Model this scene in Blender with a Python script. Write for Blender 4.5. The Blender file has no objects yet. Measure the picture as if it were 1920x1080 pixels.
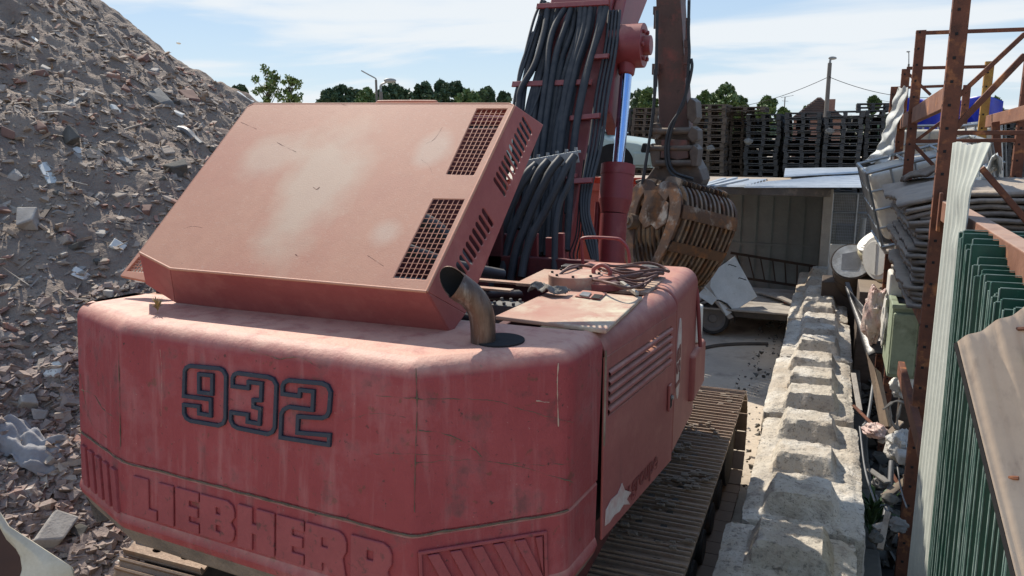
import bpy, bmesh, math, random
from mathutils import Vector, Matrix, noise, Euler
random.seed(7)
scene = bpy.context.scene
rad = math.radians
# ------------------------------------------------------------------ camera
F_PX = 1457.0
H = 3.4
_roll = math.atan2(24, 4245); _pitch = math.atan(294.6 / F_PX); _yaw = math.atan(607 / 1487.0)
CF = Vector((-math.sin(_yaw) * math.cos(_pitch), math.cos(_yaw) * math.cos(_pitch), -math.sin(_pitch)))
_R0 = Vector((math.cos(_yaw), math.sin(_yaw), 0)); _U0 = _R0.cross(CF)
CR = _R0 * math.cos(_roll) - _U0 * math.sin(_roll)
CU = _R0 * math.sin(_roll) + _U0 * math.cos(_roll)
CP = Vector((0, 0, H))
cam_d = bpy.data.cameras.new('camera'); cam = bpy.data.objects.new('camera', cam_d)
scene.collection.objects.link(cam)
cam_d.sensor_width = 36; cam_d.lens = F_PX / 1920 * 36; cam_d.clip_end = 2000; cam_d.clip_start = 0.05
cam.matrix_world = Matrix(((CR.x, CU.x, -CF.x, CP.x), (CR.y, CU.y, -CF.y, CP.y), (CR.z, CU.z, -CF.z, CP.z), (0, 0, 0, 1)))
scene.camera = cam
# ------------------------------------------------------------------ sun + sky
SA, SB = 0.80, 0.64                      # horizontal run of a shadow per metre of height (x, -y)
sun_to = Vector((-SA, SB, 1)).normalized()
SUN_EL = math.asin(sun_to.z); SUN_AZ = math.atan2(sun_to.x, sun_to.y)
sd = bpy.data.lights.new('sun', 'SUN'); sd.energy = 4.8; sd.angle = rad(0.53); sd.color = (1.0, 0.93, 0.82)
sun = bpy.data.objects.new('sun', sd); scene.collection.objects.link(sun)
sun.rotation_euler = sun_to.to_track_quat('Z', 'Y').to_euler()
world = bpy.data.worlds.new('World'); scene.world = world; world.use_nodes = True
wn = world.node_tree; wn.nodes.clear(); L = wn.links.new
sky = wn.nodes.new('ShaderNodeTexSky'); sky.sky_type = 'NISHITA'; sky.sun_disc = False
sky.sun_elevation = SUN_EL; sky.sun_rotation = SUN_AZ; sky.air_density = 1.15; sky.dust_density = 0.15; sky.ozone_density = 2.5
tc = wn.nodes.new('ShaderNodeTexCoord'); sx = wn.nodes.new('ShaderNodeSeparateXYZ'); L(tc.outputs['Generated'], sx.inputs[0])
def wmath(op, a, b=None):
    n = wn.nodes.new('ShaderNodeMath'); n.operation = op
    for i, v in enumerate((a, b)):
        if v is None: continue
        if isinstance(v, (int, float)): n.inputs[i].default_value = v
        else: L(v, n.inputs[i])
    return n.outputs[0]
zz = wmath('ADD', wmath('MAXIMUM', sx.outputs[2], 0.0), 0.10)
cb = wn.nodes.new('ShaderNodeCombineXYZ')
L(wmath('DIVIDE', sx.outputs[0], zz), cb.inputs[0]); L(wmath('DIVIDE', sx.outputs[1], zz), cb.inputs[1])
mp = wn.nodes.new('ShaderNodeMapping'); mp.inputs['Scale'].default_value = (0.42, 0.62, 1); mp.inputs['Rotation'].default_value = (0, 0, rad(-22)); mp.inputs['Location'].default_value = (3.1, 1.7, 0.4)
L(cb.outputs[0], mp.inputs[0])
nz = wn.nodes.new('ShaderNodeTexNoise'); nz.inputs['Scale'].default_value = 1.25; nz.inputs['Detail'].default_value = 7; nz.inputs['Roughness'].default_value = 0.52; nz.inputs['Distortion'].default_value = 0.35
L(mp.outputs[0], nz.inputs[0])
cr = wn.nodes.new('ShaderNodeValToRGB'); cr.color_ramp.elements[0].position = 0.45; cr.color_ramp.elements[1].position = 0.62
cr.color_ramp.interpolation = 'EASE'
L(nz.outputs[0], cr.inputs[0])
mx = wn.nodes.new('ShaderNodeMix'); mx.data_type = 'RGBA'; mx.inputs[7].default_value = (5.0, 5.25, 5.45, 1)
gr = wn.nodes.new('ShaderNodeValToRGB'); gr.color_ramp.elements[0].position = 0.0; gr.color_ramp.elements[0].color = (0.62, 0.76, 0.88, 1); gr.color_ramp.elements[1].position = 0.45; gr.color_ramp.elements[1].color = (0.20, 0.40, 0.78, 1)
L(sx.outputs[2], gr.inputs[0])
gs = wn.nodes.new('ShaderNodeVectorMath'); gs.operation = 'SCALE'; gs.inputs[3].default_value = 5.7; L(gr.outputs[0], gs.inputs[0])
m0 = wn.nodes.new('ShaderNodeMix'); m0.data_type = 'RGBA'; m0.inputs[0].default_value = 0.88; L(sky.outputs[0], m0.inputs[6]); L(gs.outputs[0], m0.inputs[7])
L(wmath('MULTIPLY', cr.outputs[0], 0.92), mx.inputs[0]); L(m0.outputs[2], mx.inputs[6])
bg = wn.nodes.new('ShaderNodeBackground'); bg.inputs[1].default_value = 0.132
L(mx.outputs[2], bg.inputs[0]); wo = wn.nodes.new('ShaderNodeOutputWorld'); L(bg.outputs[0], wo.inputs[0])
scene.view_settings.view_transform = 'Standard'; scene.view_settings.look = 'None'
scene.view_settings.exposure = 0.40; scene.view_settings.gamma = 1
# ------------------------------------------------------------------ helpers
def ray(px, py): return CF + CR * ((px - 960) / F_PX) - CU * ((py - 540) / F_PX)
def onx(px, py, X): r = ray(px, py); return CP + r * (X / r.x)
def ony(px, py, Y): r = ray(px, py); return CP + r * (Y / r.y)
def onz(px, py, Z): r = ray(px, py); return CP + r * ((Z - H) / r.z)
def onp(px, py, P0, n): r = ray(px, py); n = Vector(n); return CP + r * ((Vector(P0) - CP).dot(n) / r.dot(n))
col = scene.collection
def link(name, me, mat=None, parent=None, smooth=None):
    o = bpy.data.objects.new(name, me); col.objects.link(o)
    if mat is not None and len(me.materials) == 0: me.materials.append(mat)
    if parent is not None:
        o.parent = parent; o.matrix_parent_inverse = base_of(parent)
    if smooth is not None:
        for p in me.polygons: p.use_smooth = True
        me.set_sharp_from_angle(angle=rad(smooth))
    return o
_inv = {}
def base_of(p): return _inv.get(p.name, Matrix())
def tag(o, label=None, cat=None, group=None, kind=None):
    if label: o['label'] = label
    if cat: o['category'] = cat
    if group: o['group'] = group
    if kind: o['kind'] = kind
    return o
def thing(name, label, cat, loc, group=None):
    o = bpy.data.objects.new(name, None); col.objects.link(o); o.location = loc; o.empty_display_size = 0.2
    _inv[o.name] = Matrix.Translation(-Vector(loc))
    return tag(o, label, cat, group)
class MB:
    def __init__(s): s.v = []; s.f = []
    def add(s, vs, fs):
        b = len(s.v); s.v += [tuple(v) for v in vs]; s.f += [tuple(b + i for i in f) for f in fs]; return s
    def box(s, c, size, rot=None, M=None):
        hx, hy, hz = size[0] / 2, size[1] / 2, size[2] / 2
        vs = [Vector((x, y, z)) for x in (-hx, hx) for y in (-hy, hy) for z in (-hz, hz)]
        if rot is not None: R = Euler(rot).to_matrix(); vs = [R @ v for v in vs]
        if M is not None: vs = [M @ v for v in vs]
        vs = [v + Vector(c) for v in vs]
        return s.add(vs, [(0, 1, 3, 2), (4, 6, 7, 5), (0, 4, 5, 1), (2, 3, 7, 6), (0, 2, 6, 4), (1, 5, 7, 3)])
    def bb(s, x0, x1, y0, y1, z0, z1): return s.box(((x0 + x1) / 2, (y0 + y1) / 2, (z0 + z1) / 2), (x1 - x0, y1 - y0, z1 - z0))
    def bar(s, p, q, w, h, up=(0, 0, 1)):
        p = Vector(p); q = Vector(q); d = (q - p); l = d.length; d.normalize(); up = Vector(up)
        a = d.cross(up)
        if a.length < 1e-4: a = d.cross(Vector((1, 0, 0)))
        a.normalize(); b = a.cross(d)
        return s.box((p + q) / 2, (l, w, h), M=Matrix((d, a, b)).transposed())
    def tube(s, pts, r, n=8, cap=True):
        pts = [Vector(p) for p in pts]; rs = r if isinstance(r, (list, tuple)) else [r] * len(pts)
        prev = None; rings = []
        for i, p in enumerate(pts):
            t = (pts[min(i + 1, len(pts) - 1)] - pts[max(i - 1, 0)]).normalized()
            if prev is None:
                a = t.cross(Vector((0, 0, 1)))
                if a.length < 1e-3: a = t.cross(Vector((0, 1, 0)))
            else: a = prev - t * prev.dot(t)
            a.normalize(); prev = a; b = t.cross(a)
            rings.append([p + (a * math.cos(2 * math.pi * k / n) + b * math.sin(2 * math.pi * k / n)) * rs[i] for k in range(n)])
        vs = [v for rr in rings for v in rr]; fs = []
        for i in range(len(pts) - 1):
            for k in range(n): fs.append((i * n + k, i * n + (k + 1) % n, (i + 1) * n + (k + 1) % n, (i + 1) * n + k))
        if cap: fs.append(tuple(reversed(range(n)))); fs.append(tuple((len(pts) - 1) * n + k for k in range(n)))
        return s.add(vs, fs)
    def cyl(s, p, q, r0, r1=None, n=16): return s.tube([p, q], [r0, r0 if r1 is None else r1], n)
    def loft(s, rings, close=True, cap=False):
        n = len(rings[0]); vs = [v for r in rings for v in r]; fs = []
        for i in range(len(rings) - 1):
            for k in range(n if close else n - 1):
                fs.append((i * n + k, i * n + (k + 1) % n, (i + 1) * n + (k + 1) % n, (i + 1) * n + k))
        if cap: fs.append(tuple(reversed(range(n)))); fs.append(tuple((len(rings) - 1) * n + k for k in range(n)))
        return s.add(vs, fs)
    def prism(s, poly, off):
        n = len(poly); off = Vector(off); a = [Vector(p) for p in poly]; b = [p + off for p in a]
        return s.add(a + b, [tuple(reversed(range(n))), tuple(range(n, 2 * n))] + [(i, (i + 1) % n, n + (i + 1) % n, n + i) for i in range(n)])
    def grid(s, fn, nu, nv):
        vs = [fn(i / nu, j / nv) for j in range(nv + 1) for i in range(nu + 1)]
        return s.add(vs, [(j * (nu + 1) + i, j * (nu + 1) + i + 1, (j + 1) * (nu + 1) + i + 1, (j + 1) * (nu + 1) + i) for j in range(nv) for i in range(nu)])
    def mesh(s, name):
        me = bpy.data.meshes.new(name); me.from_pydata(s.v, [], s.f); me.update(); return me
    def build(s, name, mat, parent=None, smooth=None, bevel=0, seg=2, fix=True, solid=0):
        me = s.mesh(name)
        if fix:
            bm = bmesh.new(); bm.from_mesh(me); bmesh.ops.recalc_face_normals(bm, faces=bm.faces)
            bm.to_mesh(me); bm.free()
        o = link(name, me, mat, parent, smooth)
        if solid:
            m = o.modifiers.new('s', 'SOLIDIFY'); m.thickness = solid; m.offset = 0
        if bevel:
            m = o.modifiers.new('b', 'BEVEL'); m.width = bevel; m.segments = seg; m.limit_method = 'ANGLE'; m.angle_limit = rad(40); m.harden_normals = False
        if smooth and smooth < 100 and len(me.polygons) < 4000:
            m = o.modifiers.new('w', 'WEIGHTED_NORMAL'); m.keep_sharp = True; m.weight = 90
        return o
def spline(pts, n=8):
    pts = [Vector(p) for p in pts]; P = [pts[0] * 2 - pts[1]] + pts + [pts[-1] * 2 - pts[-2]]; out = []
    for i in range(1, len(P) - 2):
        for k in range(n):
            t = k / n; a, b, c, d = P[i - 1], P[i], P[i + 1], P[i + 2]
            out.append(0.5 * ((2 * b) + (c - a) * t + (2 * a - 5 * b + 4 * c - d) * t * t + (3 * b - a - 3 * c + d) * t ** 3))
    out.append(pts[-1]); return out
def plate_mesh(loops, thick, bevel=0.0):
    """flat plate with holes from 2-D loops, in its own XY plane, extruded +-thick/2"""
    from mathutils.geometry import delaunay_2d_cdt
    vs, es = [], []
    for lp in loops:
        b = len(vs); n = len(lp); vs += [Vector((p[0], p[1])) for p in lp]; es += [(b + i, b + (i + 1) % n) for i in range(n)]
    ov, oe, of, *_ = delaunay_2d_cdt(vs, es, [], 0, 1e-7)
    def inside(x, y):
        c = False
        for lp in loops:
            n = len(lp)
            for i in range(n):
                x1, y1 = lp[i][0], lp[i][1]; x2, y2 = lp[(i + 1) % n][0], lp[(i + 1) % n][1]
                if (y1 > y) != (y2 > y) and x < (x2 - x1) * (y - y1) / (y2 - y1) + x1: c = not c
        return c
    fs = [f for f in of if inside(sum(ov[i].x for i in f) / len(f), sum(ov[i].y for i in f) / len(f))]
    bm = bmesh.new(); bv = [bm.verts.new((v.x, v.y, -thick / 2)) for v in ov]
    for f in fs: bm.faces.new([bv[i] for i in f])
    loose = [v for v in bm.verts if not v.link_faces]; bmesh.ops.delete(bm, geom=loose, context='VERTS')
    bmesh.ops.recalc_face_normals(bm, faces=bm.faces)
    r = bmesh.ops.extrude_face_region(bm, geom=list(bm.faces))
    bmesh.ops.translate(bm, verts=[g_ for g_ in r['geom'] if isinstance(g_, bmesh.types.BMVert)], vec=(0, 0, thick))
    bmesh.ops.recalc_face_normals(bm, faces=bm.faces)
    me = bpy.data.meshes.new('plate'); bm.to_mesh(me); bm.free(); return me
def frame_M(o, u, v):
    u = Vector(u).normalized(); v = Vector(v); v = (v - u * v.dot(u)).normalized(); w = u.cross(v); o = Vector(o)
    return Matrix(((u.x, v.x, w.x, o.x), (u.y, v.y, w.y, o.y), (u.z, v.z, w.z, o.z), (0, 0, 0, 1)))
def plate(name, loops, M, thick, mat, parent=None, bevel=0.0, smooth=30):
    me = plate_mesh(loops, thick, bevel); me.transform(M); me.materials.clear()
    o = link(name, me, mat, parent)
    if bevel:
        m = o.modifiers.new('b', 'BEVEL'); m.width = bevel; m.segments = 1; m.limit_method = 'ANGLE'; m.angle_limit = rad(40)
    return o
def to2(M, p): q = M.inverted() @ Vector(p); return (q.x, q.y)
def text_mesh(s, size, thick, M, bold=0.0):
    cu = bpy.data.curves.new('t', 'FONT'); cu.body = s; cu.size = size; cu.extrude = thick / 2; cu.offset = bold
    o = bpy.data.objects.new('t', cu); col.objects.link(o); bpy.context.view_layer.update()
    me = bpy.data.meshes.new_from_object(o.evaluated_get(bpy.context.evaluated_depsgraph_get()))
    bpy.data.objects.remove(o); bpy.data.curves.remove(cu); me.transform(M); me.materials.clear(); return me
def copy_tree(o, parent=None):
    c = o.copy(); col.objects.link(c)
    if parent is not None: c.parent = parent
    for ch in [x for x in KIDS.get(o.name, [])]: copy_tree(ch, c)
    return c
KIDS = {}
def register(root):
    for o in bpy.data.objects:
        if o.parent is not None:
            KIDS.setdefault(o.parent.name, [])
            if o not in KIDS[o.parent.name]: KIDS[o.parent.name].append(o)
def nz3(p, s=1.0, o=0.0): return noise.noise(Vector((p[0] * s + o, p[1] * s + o * 1.7, p[2] * s - o)))
def fbm(p, s, oct=4, o=0.0): return noise.fractal(Vector((p[0] * s + o, p[1] * s, p[2] * s - o)), 0.9, 2.1, oct)
# ------------------------------------------------------------------ materials
def srgb(r, g, b):
    f = lambda c: ((c / 255 + 0.055) / 1.055) ** 2.4 if c > 10 else c / 255 / 12.92
    return (f(r), f(g), f(b))
def mk(name, c1, c2=None, scale=4.0, rough=0.7, bump=0.2, bscale=None, metal=0.0, spots=None, dust=None, streak=None, stretch=(1, 1, 1), pos=(0.35, 0.65), spec=0.4, bdist=0.01, extra=None, scratch=None, dent=None, patch=None):
    m = bpy.data.materials.new(name); m.use_nodes = True; t = m.node_tree; N = t.nodes; K = t.links.new
    b = N['Principled BSDF']; b.inputs['Roughness'].default_value = rough; b.inputs['Metallic'].default_value = metal; b.inputs['Specular IOR Level'].default_value = spec
    c2 = c2 or tuple(x * 0.7 for x in c1)
    tc = N.new('ShaderNodeTexCoord'); mp = N.new('ShaderNodeMapping'); mp.inputs['Scale'].default_value = stretch; K(tc.outputs['Object'], mp.inputs[0])
    def noi(s, d=8, r=0.6, src=mp.outputs[0], dis=0.0):
        n = N.new('ShaderNodeTexNoise'); n.inputs['Scale'].default_value = s; n.inputs['Detail'].default_value = d; n.inputs['Roughness'].default_value = r; n.inputs['Distortion'].default_value = dis
        K(src, n.inputs['Vector']); return n.outputs[0]
    def ramp(src, a, c):
        r = N.new('ShaderNodeValToRGB'); r.color_ramp.elements[0].position = a; r.color_ramp.elements[1].position = c; K(src, r.inputs[0]); return r.outputs[0]
    def mix(fac, a, c, mul=1.0, mode='MIX'):
        x = N.new('ShaderNodeMix'); x.data_type = 'RGBA'; x.blend_type = mode
        if mul != 1.0 or isinstance(fac, float):
            q = N.new('ShaderNodeMath'); q.operation = 'MULTIPLY'; q.inputs[1].default_value = mul
            if isinstance(fac, float): q.inputs[0].default_value = fac
            else: K(fac, q.inputs[0])
            fac = q.outputs[0]
        K(fac, x.inputs[0])
        for i, s in ((6, a), (7, c)):
            if isinstance(s, tuple): x.inputs[i].default_value = s[:3] + (1,)
            else: K(s, x.inputs[i])
        return x.outputs[2]
    c = mix(ramp(noi(scale), *pos), c1, c2)
    f2 = noi(scale * 9, 4, 0.7); c = mix(ramp(f2, 0.3, 0.8), c, tuple(x * 0.78 for x in c2), 0.45)
    if spots:
        for (sc, ss, lo, hi, am) in spots: c = mix(ramp(noi(ss, 6, 0.65), lo, hi), c, sc, am)
    for (pc, pr, sc, am) in (patch or []):      # chalky worn areas, each with its own soft uneven outline
        m3 = N.new('ShaderNodeMapping'); m3.vector_type = 'POINT'; m3.inputs['Scale'].default_value = tuple(1 / q for q in pr); m3.inputs['Location'].default_value = tuple(-a / q for a, q in zip(pc, pr)); K(tc.outputs['Object'], m3.inputs[0])
        ln = N.new('ShaderNodeVectorMath'); ln.operation = 'LENGTH'; K(m3.outputs[0], ln.inputs[0])
        nn = noi(3.2, 6, 0.55); a_ = N.new('ShaderNodeMath'); a_.operation = 'MULTIPLY_ADD'; a_.inputs[1].default_value = 1.6; a_.inputs[2].default_value = -0.8; K(nn, a_.inputs[0])
        s_ = N.new('ShaderNodeMath'); s_.operation = 'ADD'; K(ln.outputs['Value'], s_.inputs[0]); K(a_.outputs[0], s_.inputs[1])
        i_ = N.new('ShaderNodeMath'); i_.operation = 'SUBTRACT'; i_.inputs[0].default_value = 1.5; K(s_.outputs[0], i_.inputs[1])
        c = mix(ramp(i_.outputs[0], 0.25, 1.0), c, sc, am)
    if streak:
        for (sc, sv, lo, hi, am) in streak:
            mp2 = N.new('ShaderNodeMapping'); mp2.inputs['Scale'].default_value = sv; K(tc.outputs['Object'], mp2.inputs[0])
            c = mix(ramp(noi(1.0, 6, 0.6, mp2.outputs[0]), lo, hi), c, sc, am)
    if scratch:
        for (sc, sv, wid, am, dis) in scratch:     # thin wandering lines: iso-lines of a noise
            mp2 = N.new('ShaderNodeMapping'); mp2.inputs['Scale'].default_value = sv; mp2.inputs['Location'].default_value = (dis, dis * 2, dis); K(tc.outputs['Object'], mp2.inputs[0])
            n = noi(1.0, 3, 0.5, mp2.outputs[0])
            a = N.new('ShaderNodeMath'); a.operation = 'SUBTRACT'; a.inputs[1].default_value = 0.5; K(n, a.inputs[0])
            a2 = N.new('ShaderNodeMath'); a2.operation = 'ABSOLUTE'; K(a.outputs[0], a2.inputs[0])
            a3 = N.new('ShaderNodeMath'); a3.operation = 'LESS_THAN'; a3.inputs[1].default_value = wid; K(a2.outputs[0], a3.inputs[0])
            g = ramp(noi(2.2, 3, 0.5), 0.5, 0.62)
            a4 = N.new('ShaderNodeMath'); a4.operation = 'MULTIPLY'; K(a3.outputs[0], a4.inputs[0]); K(g, a4.inputs[1])
            c = mix(a4.outputs[0], c, sc, am)
    if dust:
        ge = N.new('ShaderNodeNewGeometry'); sp = N.new('ShaderNodeSeparateXYZ'); K(ge.outputs['Normal'], sp.inputs[0])
        up = ramp(sp.outputs[2], 0.25, 0.95); du = ramp(noi(dust[2] if len(dust) > 2 else 6, 8, 0.65), 0.3, 0.7)
        q = N.new('ShaderNodeMath'); q.operation = 'MULTIPLY'; K(up, q.inputs[0]); K(du, q.inputs[1])
        q2 = N.new('ShaderNodeMath'); q2.operation = 'ADD'; K(q.outputs[0], q2.inputs[0]); q3 = N.new('ShaderNodeMath'); q3.operation = 'MULTIPLY'; q3.inputs[1].default_value = 0.45; K(up, q3.inputs[0]); K(q3.outputs[0], q2.inputs[1])
        q2.use_clamp = True
        c = mix(q2.outputs[0], c, dust[0], dust[1])
    K(c, b.inputs['Base Color'])
    if bump:
        bn = N.new('ShaderNodeBump'); bn.inputs['Strength'].default_value = bump; bn.inputs['Distance'].default_value = bdist
        K(noi(bscale or scale * 6, 6, 0.6), bn.inputs['Height']); K(bn.outputs[0], b.inputs['Normal'])
        if dent:
            b2 = N.new('ShaderNodeBump'); b2.inputs['Strength'].default_value = 1.0; b2.inputs['Distance'].default_value = dent[1]
            K(ramp(noi(dent[0], 2, 0.4), 0.42, 0.7), b2.inputs['Height']); K(b2.outputs[0], bn.inputs['Normal'])
    return m
RED = (0.30, 0.062, 0.058)
M = {}
rust_dark = (0.035, 0.018, 0.012)
M['cw'] = mk('counterweight_red', (0.32, 0.060, 0.060), (0.27, 0.043, 0.045), 1.6, 0.62, 0.5, 55, dust=((0.60, 0.34, 0.25), 0.92, 9), bdist=0.006, spec=0.3,  # dust on upward faces, its colour raised to carry the sunlit band too
    spots=[((0.42, 0.17, 0.165), 3.5, 0.5, 0.75, 0.5), ((0.05, 0.03, 0.025), 38, 0.64, 0.69, 0.85), ((0.10, 0.04, 0.035), 7, 0.56, 0.7, 0.65), ((0.42, 0.26, 0.22), 55, 0.68, 0.72, 0.6), ((0.14, 0.055, 0.035), 15, 0.62, 0.68, 0.7)],
    streak=[((0.44, 0.20, 0.18), (16, 16, 1.1), 0.52, 0.75, 0.42), ((0.11, 0.05, 0.045), (11, 11, 0.8), 0.62, 0.78, 0.5)],
)
M['hood'] = mk('sunbleached_red_hood', (0.50, 0.245, 0.155), (0.47, 0.205, 0.13), 1.3, 0.6, 0.30, 150, bdist=0.003, spec=0.3,
    spots=[((0.40, 0.14, 0.10), 1.6, 0.50, 0.8, 0.5), ((0.52, 0.38, 0.29), 60, 0.55, 0.75, 0.35), ((0.16, 0.07, 0.05), 48, 0.68, 0.71, 0.8)], patch=[((-2.35, 3.25, 3.1), (0.24, 0.44, 0.45), (0.54, 0.44, 0.32), 0.55), ((-2.75, 3.35, 3.25), (0.18, 0.16, 0.2), (0.54, 0.43, 0.32), 0.42), ((-1.80, 3.42, 3.3), (0.09, 0.12, 0.12), (0.54, 0.45, 0.35), 0.4), ((-1.85, 3.02, 2.95), (0.08, 0.07, 0.1), (0.54, 0.45, 0.35), 0.4)])
M['red'] = mk('faded_red_paint', (0.34, 0.10, 0.088), (0.28, 0.072, 0.066), 3, 0.5, 0.25, 60, dust=((0.52, 0.27, 0.19), 0.8, 10), bdist=0.004,
    spots=[((0.42, 0.16, 0.13), 5, 0.52, 0.75, 0.6), ((0.09, 0.045, 0.035), 26, 0.66, 0.74, 0.6)], streak=[((0.14, 0.055, 0.05), (9, 9, 1.0), 0.6, 0.75, 0.5)], spec=0.3)
M['boom'] = mk('boom_red_paint', (0.27, 0.046, 0.048), (0.19, 0.034, 0.037), 2, 0.48, 0.2, 40, bdist=0.004, spots=[((0.07, 0.035, 0.03), 22, 0.62, 0.72, 0.6), ((0.42, 0.15, 0.13), 4, 0.55, 0.75, 0.5)], dust=((0.45, 0.24, 0.18), 0.5, 8))
M['deck'] = mk('dusty_deck', (0.40, 0.19, 0.14), (0.46, 0.30, 0.22), 3.5, 0.8, 0.4, 60, bdist=0.004, spots=[((0.55, 0.50, 0.36), 2.4, 0.5, 0.62, 0.85), ((0.22, 0.15, 0.09), 30, 0.64, 0.72, 0.7), ((0.33, 0.08, 0.07), 6, 0.6, 0.75, 0.7)])
M['deckdust'] = mk('mud_dust', (0.50, 0.38, 0.28), (0.42, 0.24, 0.17), 5, 0.9, 0.6, 40, bdist=0.01)
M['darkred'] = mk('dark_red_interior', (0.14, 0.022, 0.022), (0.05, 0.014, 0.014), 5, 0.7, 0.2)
M['dark'] = mk('dark_recess', (0.012, 0.012, 0.013), (0.02, 0.018, 0.017), 5, 0.9, 0.2)
M['navy'] = mk('navy_digit_paint', (0.018, 0.026, 0.045), (0.028, 0.036, 0.05), 20, 0.55, 0.3, 90, bdist=0.002, spots=[((0.16, 0.14, 0.12), 40, 0.62, 0.72, 0.6)])
M['letter'] = mk('raised_letter_red', (0.31, 0.062, 0.063), (0.245, 0.045, 0.048), 6, 0.5, 0.5, 60, bdist=0.004, spots=[((0.06, 0.03, 0.025), 18, 0.58, 0.68, 0.75)])
M['moss'] = mk('dried_mud_line', (0.10, 0.075, 0.045), (0.16, 0.12, 0.08), 20, 0.95, 0.8, 60)
M['mud'] = mk('dried_mud', (0.26, 0.20, 0.15), (0.14, 0.11, 0.085), 7, 0.95, 0.8, 35, bdist=0.02)
M['rubber'] = mk('hose_rubber', (0.014, 0.017, 0.022), (0.03, 0.032, 0.035), 8, 0.62, 0.25, 50, bdist=0.003, dust=((0.18, 0.155, 0.13), 0.4, 14), spec=0.5)
M['hosesleeve'] = mk('dusty_hose', (0.018, 0.023, 0.030), (0.034, 0.038, 0.043), 7, 0.7, 0.3, 60, bdist=0.003, spec=0.25, dust=((0.22, 0.19, 0.16), 0.35, 14))
M['steel'] = mk('worn_steel', (0.22, 0.21, 0.20), (0.32, 0.31, 0.29), 6, 0.45, 0.3, metal=0.6)
M['galv'] = mk('galvanised_steel', (0.38, 0.40, 0.41), (0.26, 0.28, 0.29), 8, 0.42, 0.15, metal=0.7)
M['chrome'] = mk('sky_tinted_chrome_rod', (0.46, 0.60, 0.86), (0.44, 0.57, 0.82), 3, 0.09, 0.02, metal=1.0)  # blue of the mirrored sky is put into the base colour
M['exhaust'] = mk('heat_tinted_exhaust', (0.20, 0.135, 0.10), (0.095, 0.06, 0.045), 5, 0.42, 0.2, metal=0.55, stretch=(3, 3, 0.7), spots=[((0.10, 0.05, 0.03), 12, 0.5, 0.7, 0.8), ((0.32, 0.27, 0.23), 5, 0.58, 0.7, 0.6)])
M['soot'] = mk('soot', (0.006, 0.006, 0.006), (0.01, 0.01, 0.01), 5, 1.0, 0.1)
M['track'] = mk('track_steel', (0.17, 0.115, 0.078), (0.29, 0.205, 0.14), 5, 0.62, 0.6, 40, metal=0.35, bdist=0.006, spots=[((0.16, 0.07, 0.035), 9, 0.52, 0.7, 0.7), ((0.30, 0.24, 0.18), 4, 0.55, 0.72, 0.6)], dust=((0.36, 0.26, 0.19), 0.55, 7))
M['trackdark'] = mk('track_frame_dark', (0.035, 0.032, 0.03), (0.08, 0.065, 0.05), 5, 0.7, 0.5)
M['stick'] = mk('worn_brown_stick', (0.13, 0.068, 0.055), (0.085, 0.05, 0.042), 2.5, 0.6, 0.35, 30, bdist=0.005, spots=[((0.24, 0.07, 0.055), 3.5, 0.52, 0.7, 0.8), ((0.035, 0.022, 0.018), 12, 0.6, 0.72, 0.6)])
M['grap'] = mk('rusty_grapple_steel', (0.15, 0.085, 0.052), (0.09, 0.057, 0.042), 3.5, 0.55, 0.5, 30, metal=0.45, bdist=0.006, spots=[((0.28, 0.12, 0.045), 5, 0.5, 0.68, 0.85), ((0.38, 0.34, 0.29), 4, 0.55, 0.68, 0.8)])
M['grapd'] = mk('dark_grapple_head', (0.075, 0.055, 0.045), (0.13, 0.10, 0.08), 6, 0.6, 0.5, 30, metal=0.3, dust=((0.30, 0.24, 0.18), 0.7, 9), spots=[((0.2, 0.09, 0.05), 8, 0.58, 0.7, 0.7)])
M['grapl'] = mk('worn_bright_grapple', (0.25, 0.20, 0.155), (0.14, 0.095, 0.065), 4, 0.5, 0.5, 30, metal=0.4, spots=[((0.26, 0.13, 0.05), 6, 0.5, 0.66, 0.8)])
M['conc'] = mk('weathered_concrete', (0.52, 0.465, 0.38), (0.42, 0.365, 0.295), 3.0, 0.9, 0.9, 28, bdist=0.02, pos=(0.4, 0.6),
    spots=[((0.62, 0.58, 0.51), 2.2, 0.50, 0.62, 0.7), ((0.42, 0.33, 0.23), 1.4, 0.52, 0.66, 0.6), ((0.09, 0.08, 0.07), 26, 0.57, 0.64, 0.6), ((0.16, 0.14, 0.12), 6, 0.56, 0.68, 0.65), ((0.05, 0.05, 0.048), 75, 0.6, 0.64, 0.7)])
M['yard'] = mk('dusty_concrete_yard', (0.54, 0.455, 0.355), (0.42, 0.355, 0.28), 1.2, 0.9, 0.6, 20, bdist=0.02, spots=[((0.12, 0.10, 0.085), 1.8, 0.55, 0.7, 0.6), ((0.48, 0.42, 0.34), 6, 0.58, 0.72, 0.6)])
M['earth'] = mk('rubble_earth', (0.32, 0.245, 0.185), (0.22, 0.17, 0.135), 2.4, 0.95, 1.0, 16, bdist=0.05, spots=[((0.25, 0.20, 0.16), 10, 0.55, 0.7, 0.7), ((0.20, 0.10, 0.075), 1.2, 0.55, 0.7, 0.4)])
M['rust'] = mk('rusty_orange_steel', (0.19, 0.066, 0.033), (0.10, 0.038, 0.022), 7, 0.75, 0.4, 50, bdist=0.004, spots=[((0.42, 0.16, 0.055), 10, 0.55, 0.7, 0.8), ((0.04, 0.02, 0.014), 9, 0.58, 0.72, 0.75)])
M['rustbeam'] = mk('rusty_beam_dusty', (0.27, 0.13, 0.08), (0.17, 0.07, 0.04), 4, 0.75, 0.4, 40, bdist=0.004, dust=((0.42, 0.30, 0.23), 0.6, 7), spots=[((0.42, 0.18, 0.07), 6, 0.56, 0.7, 0.7)])
M['yelrust'] = mk('yellow_rusty_upright', (0.42, 0.24, 0.045), (0.26, 0.12, 0.03), 8, 0.7, 0.3)
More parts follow.
